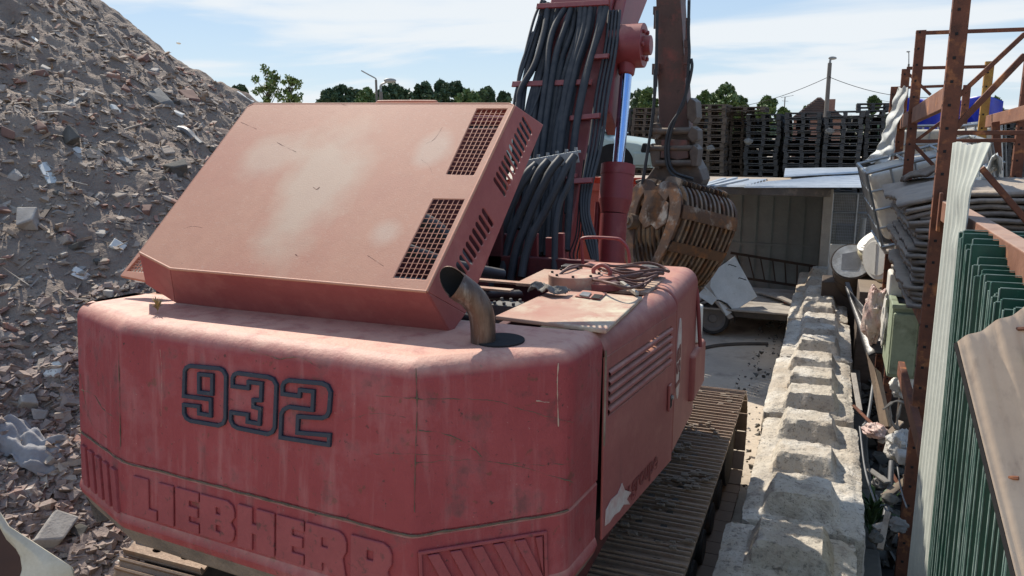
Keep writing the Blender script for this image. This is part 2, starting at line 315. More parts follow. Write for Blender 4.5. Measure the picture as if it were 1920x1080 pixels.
M['wood'] = mk('grey_pallet_wood', (0.095, 0.09, 0.086), (0.06, 0.058, 0.057), 6, 0.9, 0.5, 40, stretch=(1, 1, 4), spots=[((0.26, 0.21, 0.17), 5, 0.58, 0.72, 0.6)], dust=((0.3, 0.27, 0.23), 0.5, 6))
M['woodb'] = mk('brown_pallet_wood', (0.145, 0.108, 0.08), (0.09, 0.068, 0.054), 6, 0.9, 0.5, 40, stretch=(1, 1, 4), dust=((0.34, 0.27, 0.2), 0.5, 6))
M['plank'] = mk('old_plank_wood', (0.34, 0.27, 0.20), (0.2, 0.15, 0.11), 5, 0.85, 0.5, 50, spots=[((0.45, 0.40, 0.33), 4, 0.5, 0.7, 0.7)])
M['plankg'] = mk('pale_grey_wood', (0.42, 0.38, 0.33), (0.26, 0.23, 0.2), 5, 0.85, 0.5, 50)
M['rock'] = mk('rubble_stone', (0.44, 0.36, 0.285), (0.29, 0.235, 0.19), 1.7, 0.92, 0.7, 30, bdist=0.02, spots=[((0.33, 0.16, 0.115), 2.6, 0.56, 0.62, 0.8), ((0.50, 0.46, 0.40), 4.1, 0.62, 0.66, 0.85), ((0.07, 0.06, 0.06), 5.3, 0.6, 0.68, 0.7)])
M['rockw'] = mk('broken_brick_mix', (0.36, 0.27, 0.22), (0.23, 0.18, 0.155), 1.9, 0.92, 0.7, 30, bdist=0.02, spots=[((0.33, 0.17, 0.125), 3.1, 0.56, 0.64, 0.6), ((0.52, 0.47, 0.41), 4.4, 0.6, 0.66, 0.85)])
M['white'] = mk('dirty_white_sheet', (0.62, 0.63, 0.60), (0.48, 0.49, 0.46), 4, 0.55, 0.2, spots=[((0.33, 0.31, 0.27), 9, 0.62, 0.75, 0.5)])
M['shed'] = mk('grey_green_panel', (0.30, 0.37, 0.37), (0.24, 0.30, 0.30), 3, 0.6, 0.15)
M['cream'] = mk('cream_frame', (0.45, 0.41, 0.34), (0.34, 0.31, 0.26), 5, 0.65, 0.3, spots=[((0.2, 0.17, 0.13), 9, 0.6, 0.72, 0.6)])
M['roofs'] = mk('pale_roof_sheet', (0.50, 0.53, 0.55), (0.38, 0.41, 0.43), 3, 0.45, 0.15, metal=0.2)
M['green'] = mk('green_coated_sheet', (0.010, 0.085, 0.052), (0.008, 0.055, 0.036), 3, 0.38, 0.1, spots=[((0.08, 0.2, 0.15), 22, 0.66, 0.72, 0.5)])
M['greenedge'] = mk('scratched_sheet_edge', (0.03, 0.11, 0.08), (0.24, 0.31, 0.27), 9, 0.5, 0.2)
M['beige'] = mk('beige_sheet', (0.64, 0.48, 0.33), (0.56, 0.40, 0.27), 2, 0.55, 0.2, spots=[((0.22, 0.12, 0.07), 16, 0.66, 0.74, 0.7)], streak=[((0.30, 0.20, 0.14), (20, 20, 0.8), 0.55, 0.75, 0.6)])
M['eternit'] = mk('grey_fibre_cement', (0.22, 0.20, 0.18), (0.13, 0.12, 0.11), 4, 0.9, 0.7, 30, spots=[((0.40, 0.34, 0.27), 5, 0.56, 0.7, 0.7)], dust=((0.42, 0.34, 0.26), 0.75, 5))
M['ibc'] = mk('stained_ibc_plastic', (0.62, 0.58, 0.50), (0.50, 0.46, 0.38), 2.5, 0.5, 0.1, spots=[((0.34, 0.28, 0.2), 3, 0.58, 0.75, 0.5)])
M['blue'] = mk('blue_tarp', (0.012, 0.035, 0.42), (0.01, 0.02, 0.28), 5, 0.4, 0.3)
M['bin'] = mk('mossy_pale_green_plastic', (0.30, 0.35, 0.24), (0.23, 0.27, 0.18), 4, 0.6, 0.2, spots=[((0.09, 0.10, 0.06), 7, 0.52, 0.68, 0.75), ((0.44, 0.48, 0.36), 3, 0.6, 0.72, 0.5)])
M['barrel'] = mk('cream_plastic_barrel', (0.60, 0.54, 0.36), (0.50, 0.43, 0.28), 3, 0.5, 0.1, spots=[((0.3, 0.24, 0.13), 4, 0.6, 0.75, 0.5)])
M['lid'] = mk('white_plastic_lid', (0.72, 0.70, 0.64), (0.6, 0.57, 0.5), 5, 0.5, 0.1)
M['drumtop'] = mk('chalky_drum_top', (0.48, 0.49, 0.48), (0.28, 0.27, 0.25), 5, 0.7, 0.3, spots=[((0.62, 0.62, 0.60), 6, 0.5, 0.62, 0.7)])
M['drum'] = mk('brown_drum_side', (0.06, 0.045, 0.035), (0.1, 0.07, 0.05), 5, 0.7, 0.3)
M['bag'] = mk('translucent_bag', (0.52, 0.45, 0.39), (0.50, 0.32, 0.27), 7, 0.45, 0.8, 12, bdist=0.03, spots=[((0.45, 0.12, 0.10), 8, 0.6, 0.7, 0.5)])
M['cloth'] = mk('grey_cloth', (0.34, 0.325, 0.32), (0.24, 0.23, 0.23), 5, 0.9, 0.6, 30)
M['whitebag'] = mk('white_woven_bag', (0.62, 0.60, 0.55), (0.45, 0.42, 0.37), 6, 0.7, 0.9, 18, bdist=0.03)
M['black'] = mk('black_plastic', (0.012, 0.012, 0.014), (0.03, 0.03, 0.032), 4, 0.4, 0.3, dust=((0.16, 0.14, 0.12), 0.5, 6))
M['tyre'] = mk('tyre_rubber', (0.022, 0.022, 0.023), (0.045, 0.042, 0.04), 6, 0.8, 0.4)
M['rim'] = mk('old_wheel_rim', (0.12, 0.11, 0.10), (0.19, 0.17, 0.15), 6, 0.6, 0.3)
M['carg'] = mk('pale_green_car_paint', (0.42, 0.52, 0.46), (0.36, 0.45, 0.40), 3, 0.35, 0.05, dust=((0.5, 0.5, 0.42), 0.4, 6), spec=0.6)
M['glass'] = mk('dusty_windscreen', (0.35, 0.38, 0.38), (0.45, 0.47, 0.46), 4, 0.15, 0.0, spec=0.8)
M['skip'] = mk('orange_red_skip', (0.50, 0.095, 0.055), (0.38, 0.07, 0.045), 3, 0.55, 0.2, spots=[((0.18, 0.06, 0.04), 8, 0.6, 0.72, 0.6)])
M['bark'] = mk('bark', (0.10, 0.08, 0.06), (0.06, 0.05, 0.04), 8, 0.9, 0.5)
M['leafd'] = mk('dark_leaves', (0.075, 0.12, 0.05), (0.045, 0.08, 0.04), 0.9, 0.65, 0)
M['leafm'] = mk('mid_leaves', (0.12, 0.18, 0.05), (0.08, 0.125, 0.04), 0.9, 0.6, 0)
M['leafl'] = mk('bright_leaves', (0.14, 0.20, 0.04), (0.09, 0.13, 0.03), 2, 0.6, 0)
M['pole'] = mk('concrete_pole', (0.16, 0.145, 0.13), (0.11, 0.10, 0.09), 3, 0.8, 0.2)
M['lamp'] = mk('grey_lamp_housing', (0.20, 0.20, 0.19), (0.3, 0.3, 0.28), 5, 0.5, 0.1)
M['tile'] = mk('brown_roof_tiles', (0.12, 0.075, 0.055), (0.08, 0.055, 0.045), 1.5, 0.85, 0.4)
M['brick'] = mk('brick_wall', (0.25, 0.14, 0.10), (0.18, 0.10, 0.08), 2, 0.85, 0.3)
M['ivory'] = mk('ivory_plastic', (0.62, 0.57, 0.45), (0.50, 0.45, 0.33), 6, 0.45, 0.2, spots=[((0.32, 0.25, 0.15), 12, 0.6, 0.72, 0.5)])
M['maroon'] = mk('dark_maroon', (0.035, 0.012, 0.01), (0.06, 0.022, 0.015), 4, 0.5, 0.2)
M['decal'] = mk('white_decal', (0.62, 0.60, 0.55), (0.5, 0.3, 0.27), 14, 0.5, 0.05)
M['textred'] = mk('dark_red_lettering', (0.17, 0.018, 0.022), (0.15, 0.02, 0.02), 10, 0.5, 0.05)
M['cable'] = mk('dirty_red_cable', (0.16, 0.075, 0.06), (0.10, 0.055, 0.045), 12, 0.6, 0.2)
M['dirtywhite'] = mk('grimy_grey', (0.22, 0.21, 0.19), (0.13, 0.12, 0.11), 9, 0.8, 0.4)
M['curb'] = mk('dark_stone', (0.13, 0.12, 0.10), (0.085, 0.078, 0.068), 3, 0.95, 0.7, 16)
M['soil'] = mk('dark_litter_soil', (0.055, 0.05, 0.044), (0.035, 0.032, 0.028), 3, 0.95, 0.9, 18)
M['pipe'] = mk('grey_plastic_pipe', (0.20, 0.20, 0.20), (0.13, 0.13, 0.13), 5, 0.5, 0.1)
M['grass'] = mk('weed_green', (0.05, 0.10, 0.03), (0.03, 0.07, 0.02), 9, 0.6, 0)
M['straw'] = mk('dry_straw', (0.45, 0.34, 0.13), (0.3, 0.2, 0.08), 9, 0.8, 0)
M['card'] = mk('cardboard', (0.36, 0.27, 0.18), (0.28, 0.2, 0.14), 5, 0.85, 0.2)

ORD = 'first second third fourth fifth sixth seventh eighth ninth tenth eleventh twelfth thirteenth fourteenth fifteenth sixteenth seventeenth eighteenth nineteenth twentieth'.split()
ORD += ['twenty-' + w for w in ORD[:9]] + ['thirtieth'] + ['thirty-' + w for w in ORD[:9]]
# ================================================================== ground
g = MB(); g.grid(lambda u, v: ((u - 0.5) * 1600, -60 + v * 1600, 0), 8, 8)
tag(g.build('ground', M['yard']), kind='structure')
# rubble heap terrain
HC = Vector((-15.2, 8.0)); HR = 12.15; HS = 0.70
def heap_z(x, y):
    d = math.hypot(x - HC.x, y - HC.y); base = HS * (HR - d)
    s = 0.25; base = s * math.log1p(math.exp(max(-40, min(40, base / s)))) if base < 8 else base
    a = math.atan2(y - HC.y, x - HC.x)
    k = min(1, base / 1.2)
    base += k * (0.34 * noise.noise(Vector((a * 5, d * 0.25, 3))) + 0.17 * fbm((x, y, 0), 0.9, 4) + 0.045 * fbm((x, y, 5), 4.5, 3))
    base += 0.05 * fbm((x, y, 9), 3, 3) * min(1, base * 4)
    fade = max(0.0, min(1.0, (-2.9 - x) / 0.7)) if y < 9 else 1.0
    return min(base, 9.0) * fade - 0.06
hp = MB(); NU, NV = 330, 300
def heap_fn(u, v):
    a = rad(-88 + 120 * u); d = 3.0 + 10.6 * v
    x = HC.x + d * math.cos(a); y = HC.y + d * math.sin(a); return (x, y, heap_z(x, y))
hp.grid(heap_fn, NU, NV)
tag(hp.build('rubble_heap', M['earth'], smooth=180, fix=False), kind='structure')
def rock_verts(c, s, R):
    vs = []
    for x in (-1, 1):
        for y in (-1, 1):
            for z in (-1, 1):
                vs.append(Vector(c) + R @ Vector((x * s[0] * random.uniform(0.4, 1.15), y * s[1] * random.uniform(0.4, 1.15), z * s[2] * random.uniform(0.45, 1.1))))
    return vs
CUBE_F = [(0, 1, 3, 2), (4, 6, 7, 5), (0, 4, 5, 1), (2, 3, 7, 6), (0, 2, 6, 4), (1, 5, 7, 3)]
def scatter(n, region, smin, smax, pw=2.5, flat=0.6, elong=1.0, sink=0.3):
    mb = MB()
    for i in range(n):
        x, y = region()
        s = smin + (smax - smin) * random.random() ** pw
        R = Euler((random.uniform(-0.5, 0.5), random.uniform(-0.5, 0.5) + 0.3, random.uniform(0, 6.3))).to_matrix()
        z = heap_z(x, y) + s * sink
        mb.add(rock_verts((x, y, z), (s * random.uniform(1, 1 + elong), s, s * random.uniform(0.3, flat)), R), CUBE_F)
    return mb
def reg_all():
    while True:
        a = rad(random.uniform(-80, 25)); d = 3 + 10.3 * math.sqrt(random.random())
        x = HC.x + d * math.cos(a); y = HC.y + d * math.sin(a)
        if math.hypot(x, y) < 16: return x, y
def reg_near():
    while True:
        a = rad(random.uniform(-62, 8)); d = HR + 0.9 - 3.9 * random.random() ** 1.5
        x = HC.x + d * math.cos(a); y = HC.y + d * math.sin(a)
        if x < -3.2 and math.hypot(x, y) < 9.5: return x, y
def reg_low():
    while True:
        x = random.uniform(-7.5, -2.7); y = random.uniform(2.2, 7)
        if heap_z(x, y) < 1.5: return x, y
for nm, args, mt in (('rubble_gravel', (32000, reg_all, 0.008, 0.045, 3.4, 0.6, 1.6), 'rock'), ('broken_brick_gravel', (15000, reg_near, 0.009, 0.046, 2.6, 0.75, 0.8), 'rockw'), ('wood_splinters', (4500, reg_all, 0.005, 0.014, 2.0, 0.5, 14.0), 'plank'), ('broken_lath_litter', (420, reg_all, 0.010, 0.022, 2.0, 0.4, 20.0), 'plankg'), ('loose_stone_litter', (15000, reg_low, 0.010, 0.055, 2.4, 0.8, 0.6), 'rockw')):
    tag(scatter(*args).build(nm, M[mt], fix=False), kind='stuff')
# soft bank of earth fading right of the excavator etc. is the flat ground

# ================================================================== EXCAVATOR
EX = thing('excavator', 'dusty faded red tracked excavator with its engine hood open and a rusty sorting grapple', 'excavator', (-2.2, 5.2, 0))
ZT = 2.55
# ---- counterweight
def arc_fill(pts, rs, n=5):
    out = []
    for i, p in enumerate(pts):
        p = Vector(p); r = rs[i]
        if r == 0: out.append(p); continue
        a = (Vector(pts[i - 1]) - p).normalized(); b = (Vector(pts[i + 1]) - p).normalized()
        s = p + a * r; e = p + b * r
        for k in range(n + 1):
            t = k / n; out.append(s.lerp(p, t).lerp(p.lerp(e, t), t))
    return out
plan = arc_fill([(-3.46, 3.06), (-3.56, 2.77), (-3.02, 2.56), (-1.40, 2.45), (-0.90, 2.86), (-0.865, 3.16)], [0, 0.03, 0.03, 0.035, 0.05, 0])
CWC = Vector((-2.2, 3.4))
def cw_ring(o, z):
    ring = []
    lean = -(ZT - z) * 0.10
    for i, p in enumerate(plan):
        a = plan[max(i - 1, 0)]; b = plan[min(i + 1, len(plan) - 1)]; t = (b - a).normalized(); n = Vector((t.y, -t.x))
        if n.dot(p - CWC) < 0: n = -n
        
        q = p + n * o; edge = min(1, (3.5 - p.y) / 0.4)
        ring.append(Vector((q.x, q.y + lean * edge, z)))
    return ring
prof = [(-0.075, 2.548), (-0.05, 2.542), (-0.028, 2.531), (-0.012, 2.514), (-0.002, 2.492), (0, 2.47), (0.0, 2.45), (0, 2.2), (0, 1.9), (0.0, 1.885), (-0.006, 1.875), (0, 1.865), (0.0, 1.62), (0.008, 1.605), (0.012, 1.585), (0.0, 1.55), (-0.05, 1.46), (-0.12, 1.40)]
prof2 = []
for i in range(len(prof) - 1):
    (a, b), (c, d) = prof[i], prof[i + 1]; k = max(1, int(abs(d - b) / 0.05))
    for j in range(k): t = j / k; prof2.append((a + (c - a) * t, b + (d - b) * t))
prof2.append(prof[-1])
mb = MB(); rings = [cw_ring(*p) for p in prof2]
mb.loft(rings, close=False)
n = len(plan)
r0_ = rings[0]; xa_, xb_ = -3.46, -0.95
back = [Vector((xa_ + (xb_ - xa_) * i / (n - 1), 3.06 + 0.08 * i / (n - 1), 2.548)) for i in range(n)]
back = [Vector((min(xb_, max(xa_, p.x)), 3.06 + 0.08 * (p.x - xa_) / (xb_ - xa_), 2.548)) for p in r0_]
mb.loft([back, [a.lerp(b, .5) for a, b in zip(back, r0_)], r0_], close=False)
rl_ = rings[-1]; mb.loft([rl_, [Vector((min(xb_, max(xa_ + .3, p.x)), 3.3, 1.36)) for p in rl_]], close=False)
CW = mb.build('counterweight', M['cw'], EX, smooth=20); CW.data.materials.append(M['mud'])
for p_ in CW.data.polygons:
    if p_.center.z < 1.56: p_.material_index = 1
mb = MB(); mb.bb(-3.38, -1.0, 2.95, 3.14, 2.50, 2.546); mb.build('deck_strip', M['deckdust'], EX)
# face frame for lettering: centre facet
P2 = Vector((-3.02, 2.56)); P3 = Vector((-1.40, 2.45))
fu = Vector((P3.x - P2.x, P3.y - P2.y, 0)).normalized(); fv = Vector((0, 0.10, 1)).normalized()
fo = Vector((P2.x, P2.y - (ZT - 1.5) * 0.10, 1.5)); FM = frame_M(fo, fu, fv); fn = Vector(FM.col[2][:3])   # normal = u x v
if fn.y > 0: fn = -fn
def face(px, py): return to2(FM, onp(px, py, fo, fn))
def c7(x, y): return face(120 + x / 2.455, 640 + y / 2.455)
def ribbon(pts, w):
    P = [Vector(p) for p in pts]; n = len(P); out, inn = [], []
    for i in range(n):
        a, b, c = P[i - 1], P[i], P[(i + 1) % n]; d1 = (b - a).normalized(); d2 = (c - b).normalized()
        n1 = Vector((-d1.y, d1.x)); n2 = Vector((-d2.y, d2.x)); m = (n1 + n2)
        if m.length < 1e-4: m = n1
        m.normalize(); k = w / 2 / max(0.45, m.dot(n1)); out.append(b + m * k); inn.append(b - m * k)
    return [out, inn]
def shiftM(Mt, w): return Mt @ Matrix.Translation((0, 0, w))
sgn = 1 if Vector(FM.col[2][:3]).dot(fn) > 0 else -1
d9 = [(585, 112), (722, 124), (740, 134), (752, 158), (749, 352), (740, 375), (718, 386), (590, 364), (570, 352), (559, 330), (558, 290), (628, 298), (628, 330), (682, 340), (682, 266), (558, 250), (562, 135), (570, 120)]
sq = [(628, 150), (689, 156), (688, 240), (628, 232)]
d3 = [(805, 145), (945, 163), (970, 174), (984, 200), (976, 395), (966, 415), (945, 425), (805, 397), (785, 385), (774, 362), (775, 325), (852, 336), (851, 368), (906, 378), (910, 308), (878, 300), (878, 268), (913, 270), (916, 193), (856, 185), (855, 214), (782, 205), (782, 168), (790, 152)]
d2 = [(1040, 178), (1195, 192), (1220, 204), (1233, 232), (1226, 322), (1216, 342), (1195, 351), (1084, 344), (1080, 418), (1228, 430), (1225, 474), (1003, 440), (1007, 332), (1018, 312), (1042, 300), (1150, 314), (1154, 229), (1092, 222), (1090, 250), (1012, 240), (1012, 205), (1020, 188)]
for shp in ([d9, sq], [d3], [d2]):
    me = None
    lps = []
    for s in shp: lps += ribbon([c7(*p) for p in s], 0.0175)
    plate('digit', lps, shiftM(FM, sgn * 0.006), 0.014, M['navy'], CW, bevel=0.0015, smooth=40)
# raised LIEBHERR lettering
vt = face(255, 894)[1]; vb = face(250, 956)[1]
vt = 0.327; vb = 0.135
def glyph(ch):
    if ch == 'L': return [[(0, 0), (1, 0), (1, .26), (.66, .26), (.66, 1), (0, 1)]]
    if ch == 'I': return [[(0, 0), (1, 0), (1, 1), (0, 1)]]
    if ch == 'E': return [[(0, 0), (1, 0), (1, .24), (.58, .24), (.58, .38), (.95, .38), (.95, .62), (.58, .62), (.58, .76), (1, .76), (1, 1), (0, 1)]]
    if ch == 'B': return [[(0, 0), (.8, 0), (.95, .08), (1, .22), (1, .36), (.9, .5), (1, .64), (1, .78), (.95, .92), (.8, 1), (0, 1)], [(.46, .2), (.60, .2), (.60, .36), (.46, .36)], [(.46, .62), (.60, .62), (.60, .78), (.46, .78)]]
    if ch == 'H': return [[(0, 0), (.40, 0), (.40, .4), (.52, .4), (.52, 0), (1, 0), (1, 1), (.52, 1), (.52, .62), (.40, .62), (.40, 1), (0, 1)]]
    return [[(0, 0), (.42, 0), (.42, .2), (.5, .2), (.62, 0), (1, 0), (.92, .42), (1, .58), (1, .80), (.93, .94), (.8, 1), (0, 1)], [(.40, .56), (.56, .56), (.56, .76), (.40, .76)]]
cells = [('L', 253, 296), ('I', 300, 328), ('E', 332, 375), ('B', 378, 442), ('H', 448, 517), ('E', 521, 572), ('R', 575, 652), ('R', 660, 737)]
for ch, x0, x1 in cells:
    ym = 925 + (x0 - 253) * 0.205
    u0 = face(x0, ym)[0]; u1 = face(x1, ym + (x1 - x0) * 0.2)[0]
    lps = [[(u0 + p[0] * (u1 - u0), vb + p[1] * (vt - vb)) for p in lp] for lp in glyph(ch)]
    plate('letter', lps, shiftM(FM, sgn * 0.002), 0.018, M['letter'], CW, bevel=0.003, smooth=40)
# dirty seam line
mb = MB()
def cw_path(z, off, i0, i1):
    r = cw_ring(off, z); return r[i0:i1]
pts = cw_path(1.877, 0.004, 2, len(plan) - 2)
dense = []
for a, b in zip(pts[:-1], pts[1:]):
    k = max(1, int((b - a).length / 0.02))
    for j in range(k): dense.append(a.lerp(b, j / k) + Vector((0, 0, 0.006 * fbm(a.lerp(b, j / k), 9))))
mb.tube(dense, [0.003 + 0.004 * abs(fbm(p, 30, 3)) for p in dense], 6); mb.build('mud_seam', M['moss'], CW)
def on_face(px, py):
    p = onp(px, py, fo, fn)
    if p.x > -1.40: p = onp(px, py, (-1.40, 2.45 - 0.105, 1.5), CHN)
    return p
_cu = Vector((0.5, 0.41, 0)).normalized(); CHN = _cu.cross(fv); CHN = CHN if CHN.y < 0 else -CHN
def scratch(pts, r, mat, name='scratch'):
    P = []
    for q in spline([Vector((a, b, 0)) for a, b in pts], 14):
        n_ = CHN if q.x > 782 else fn
        P.append(on_face(q.x, q.y + 2.2 * fbm((q.x * .02, q.y * .02, 1), 3, 3)))
    m = MB(); m.tube(P, [r * max(.15, (0.6 + 1.3 * fbm(p, 26, 3))) for p in P], 5); m.build(name, M[mat], CW)
for pts, r in (([(705, 742), (790, 748), (860, 748), (930, 752), (985, 770), (1075, 792)], .0016), ([(785, 806), (840, 815), (880, 835), (905, 858)], .0018), ([(780, 868), (870, 862), (960, 872), (1075, 903)], .002), ([(700, 850), (790, 852), (850, 856)], .0014), ([(960, 868), (1010, 872), (1078, 868)], .0014), ([(152, 730), (175, 740), (195, 768), (222, 790)], .003), ([(222, 660), (224, 740), (226, 838)], .0025), ([(780, 690), (782, 770), (779, 850), (777, 960)], .0022), ([(150, 700), (170, 790), (200, 820)], .0012),
    ([(470, 655), (520, 672), (560, 670), (600, 690)], .0012), ([(640, 790), (700, 775), (760, 782)], .001)): scratch(pts, r, 'moss')
for pts, r in (([(1047, 680), (1045, 720), (1047, 800)], .0028), ([(1005, 752), (1030, 754)], .002), ([(300, 655), (303, 700), (302, 800)], .001)): scratch(pts, r, 'deckdust')
# hazard ribs on the two chamfers
def cham(a, b, name_off=0):
    u = Vector((b[0] - a[0], b[1] - a[1], 0)).normalized(); o = Vector((a[0], a[1] - (ZT - 1.5) * 0.1, 1.5)); Mt = frame_M(o, u, fv); nn = Vector(Mt.col[2][:3])
    s = 1 if nn.y < 0 else -1
    return Mt, s, (Vector(b) - Vector(a)).length
Mt, s, w = cham((-1.40, 2.45), (-0.90, 2.86))
fr = [[(0.05, 0.10), (w - 0.07, 0.10), (w - 0.07, 0.315), (0.05, 0.315)], [(0.065, 0.115), (w - 0.085, 0.115), (w - 0.085, 0.300), (0.065, 0.300)]]
plate('rib_frame', fr, shiftM(Mt, s * 0.004), 0.018, M['letter'], CW, bevel=0.003, smooth=40)
for k in range(6):
    x = 0.085 + k * 0.088; lp = [(x, 0.295), (x + 0.045, 0.295), (x + 0.125, 0.12), (x + 0.08, 0.12)]
    lp = [(min(q[0], w - 0.09), q[1]) for q in lp]
    plate('hazard_rib', [lp], shiftM(Mt, s * 0.004), 0.018, M['letter'], CW, bevel=0.003, smooth=40)
Mt, s, w = cham((-3.56, 2.77), (-3.02, 2.56))
for k in range(5):
    x = 0.05 + k * 0.10; lp = [(x, 0.32), (x + 0.06, 0.32), (x + 0.10, 0.115), (x + 0.045, 0.115)]
    plate('hazard_rib', [lp], shiftM(Mt, s * 0.004), 0.024, M['letter'], CW, bevel=0.003, smooth=40)
# near-black disc painting the dark of the exhaust hole, + pipe
hc = Vector((-1.225, 2.86, ZT))
mb = MB(); mb.cyl(hc + Vector((0, 0, -0.05)), hc + Vector((0, 0, 0.0055)), 0.105, n=32); mb.build('exhaust_hole_disc', M['dark'], CW)
pp = spline([ony(907, 665, 2.82), ony(906, 640, 2.82), ony(905, 606, 2.82), ony(899, 578, 2.81), ony(884, 556, 2.795), ony(868, 543, 2.775), ony(855, 535, 2.76)], 8)
mb = MB(); R1, R2 = 0.050, 0.046; rings = []; prev = None
for i, p in enumerate(pp):
    t = (pp[min(i + 1, len(pp) - 1)] - pp[max(i - 1, 0)]).normalized()
    a = t.cross(Vector((0, 1, 0))).normalized(); b = t.cross(a)
    rings.append((p, a, b, t))
def pring(r_, cut):
    out = []
    for i, (p, a, b, t) in enumerate(rings):
        ring = []; r = r_ * (1 + 0.14 * (i / (len(rings) - 1)) ** 3)
        for k in range(24):
            q = p + (a * math.cos(k * math.pi / 12) + b * math.sin(k * math.pi / 12)) * r
            if i == len(rings) - 1: q = q + t * (b.y * math.sin(k * math.pi / 12) + a.y * math.cos(k * math.pi / 12)) * 0.085   # mitred end
            ring.append(q)
        out.append(ring)
    return out
mb.loft(pring(R1, 1)); mb.build('exhaust_pipe', M['exhaust'], EX, smooth=50, solid=0.004)
mb = MB(); mb.loft(pring(R2 - 0.001, 1)); mb.add(pring(R2 - 0.001, 1)[6], [tuple(range(24))]); mb.build('exhaust_bore', M['soot'], EX, smooth=50)

# ---- hood (open, tilted)
ho = Vector((-2.25, 2.83, 2.77)); hv = Vector((0, 0.85, 0.79)).normalized(); HM = frame_M(ho, (1, 0, 0), hv); hn = Vector(HM.col[2][:3])
def hf(px, py): return to2(HM, onp(px, py, ho, hn))
outline_px = [(262, 474), (320, 504), (800, 547), (964, 199), (955, 195), (476, 195), (466, 200)]
outl = [hf(*p) for p in outline_px]
g1 = [hf(*p) for p in ((838, 327), (888, 329), (951, 205), (895, 205))]
g2 = [hf(*p) for p in ((739, 521), (799, 525), (871, 375), (813, 374))]
HOOD = plate('hood', [outl, g1, g2], HM, 0.008, M['hood'], EX, bevel=0.004, smooth=40)
hb = MB()   # folded front and side flanges
depth = -hn if hn.z > 0 else hn      # into the box (down and forward)
dn = Vector((0, 0.34, -0.17)); 
w3 = lambda p: HM @ Vector((p[0], p[1], 0))
A = [w3(q) for q in outl]
lowL1 = onx(272, 531, A[0].x + 0.01); 
fb = [onp(274, 532, (0, 2.93, 2.62), (0, 1, 0.0)), onp(330, 567, (0, 2.93, 2.6), (0, 1, 0.0)), onp(845, 626, (0, 2.95, 2.55), (0, 1, 0))]
sideo = [onx(1018, 234, A[3].x + 0.02), onx(872, 588, A[2].x + 0.05)]
hb.add([A[0], A[1], fb[1], fb[0]], [(0, 1, 2, 3)]); hb.add([A[1], A[2], fb[2], fb[1]], [(0, 1, 2, 3)])
cornerlow = sideo[1]
hb.add([A[2], cornerlow, fb[2]], [(0, 1, 2)])
o = hb.build('hood_front_flange', M['red'], HOOD, solid=0.008, bevel=0.004)
# side sheet with slots
so = A[2]; su = (A[3] - A[2]).normalized(); sv = (sideo[1] - A[2]); SM = frame_M(so, su, sv); sn = Vector(SM.col[2][:3])
def sf(px, py): return to2(SM, onp(px, py, so, sn))
def slot(p, q, w):
    a = Vector(sf(*p)); b = Vector(sf(*q)); d = (b - a).normalized(); nn = Vector((-d.y, d.x)); out = []
    for k in range(7): t = -math.pi / 2 + math.pi * k / 6; out.append(b - d * w + (d * math.cos(t) + nn * math.sin(t)) * w)
    for k in range(7): t = math.pi / 2 + math.pi * k / 6; out.append(a + d * w + (d * math.cos(t) + nn * math.sin(t)) * w)
    return out
z6 = lambda x, y: (740 + x / 3, 180 + y / 3)
top_a, top_b = [(560, 462), (722, 122)], [(622, 560), (770, 212)]
loops = [[sf(*p) for p in ((800, 547), (872, 588), (1018, 234), (966, 198))]]
for k in range(12):
    t = k / 11; a = z6(555 + 160 * t, 462 - 342 * t); b = z6(622 + 148 * t, 560 - 345 * t); loops.append(slot(a, b, 0.0115))
for k in range(9):
    t = k / 8; a = z6(345 + 145 * t, 938 - 302 * t); b = z6(400 + 152 * t, 1012 - 280 * t); loops.append(slot(a, b, 0.0125))
plate('hood_side', loops, SM, 0.008, M['red'], HOOD, bevel=0.003, smooth=40)
# folded corner bead between top plate and side
mb = MB(); mb.tube([A[2], A[3]], 0.007, 8); mb.tube([A[2], A[1], A[0]], 0.007, 8); mb.tube([A[0], A[6]], 0.005, 8); mb.tube([A[6], A[5], A[4], A[3]], 0.006, 8); mb.build('folded_edge', M['hood'], HOOD, smooth=60)
# grilles
for gl in (g1, g2):
    mb = MB(); a, b, c, d = [Vector((p[0], p[1], -0.002)) for p in gl]
    for i in range(1, 6): mb.tube([HM @ a.lerp(b, i / 6), HM @ d.lerp(c, i / 6)], 0.0022, 5)
    for i in range(1, 16): mb.tube([HM @ a.lerp(d, i / 16), HM @ b.lerp(c, i / 16)], 0.0022, 5)
    mb.build('grille', M['hood'], HOOD)
for pts, r in (([(452, 230), (470, 238), (482, 243)], .0011), ([(520, 268), (535, 276), (556, 286)], .0012), ([(588, 352), (594, 356), (600, 352)], .0026), ([(640, 196), (652, 200)], .001), ([(790, 300), (805, 312), (812, 330)], .0006), ([(555, 478), (560, 482)], .003), ([(345, 430), (362, 425), (380, 428)], .0006), ([(690, 480), (720, 500)], .001), ([(800, 270), (815, 262), (830, 240)], .0006)):
    mb = MB(); P = [w3(hf(q.x, q.y)) + hn * (.004 if hn.z > 0 else -.004) for q in spline([Vector((a, b, 0)) for a, b in pts], 5)]; mb.tube(P, [r * max(.2, .7 + fbm(p, 40, 2)) for p in P], 5); mb.build('scuff', M['rust'], HOOD)
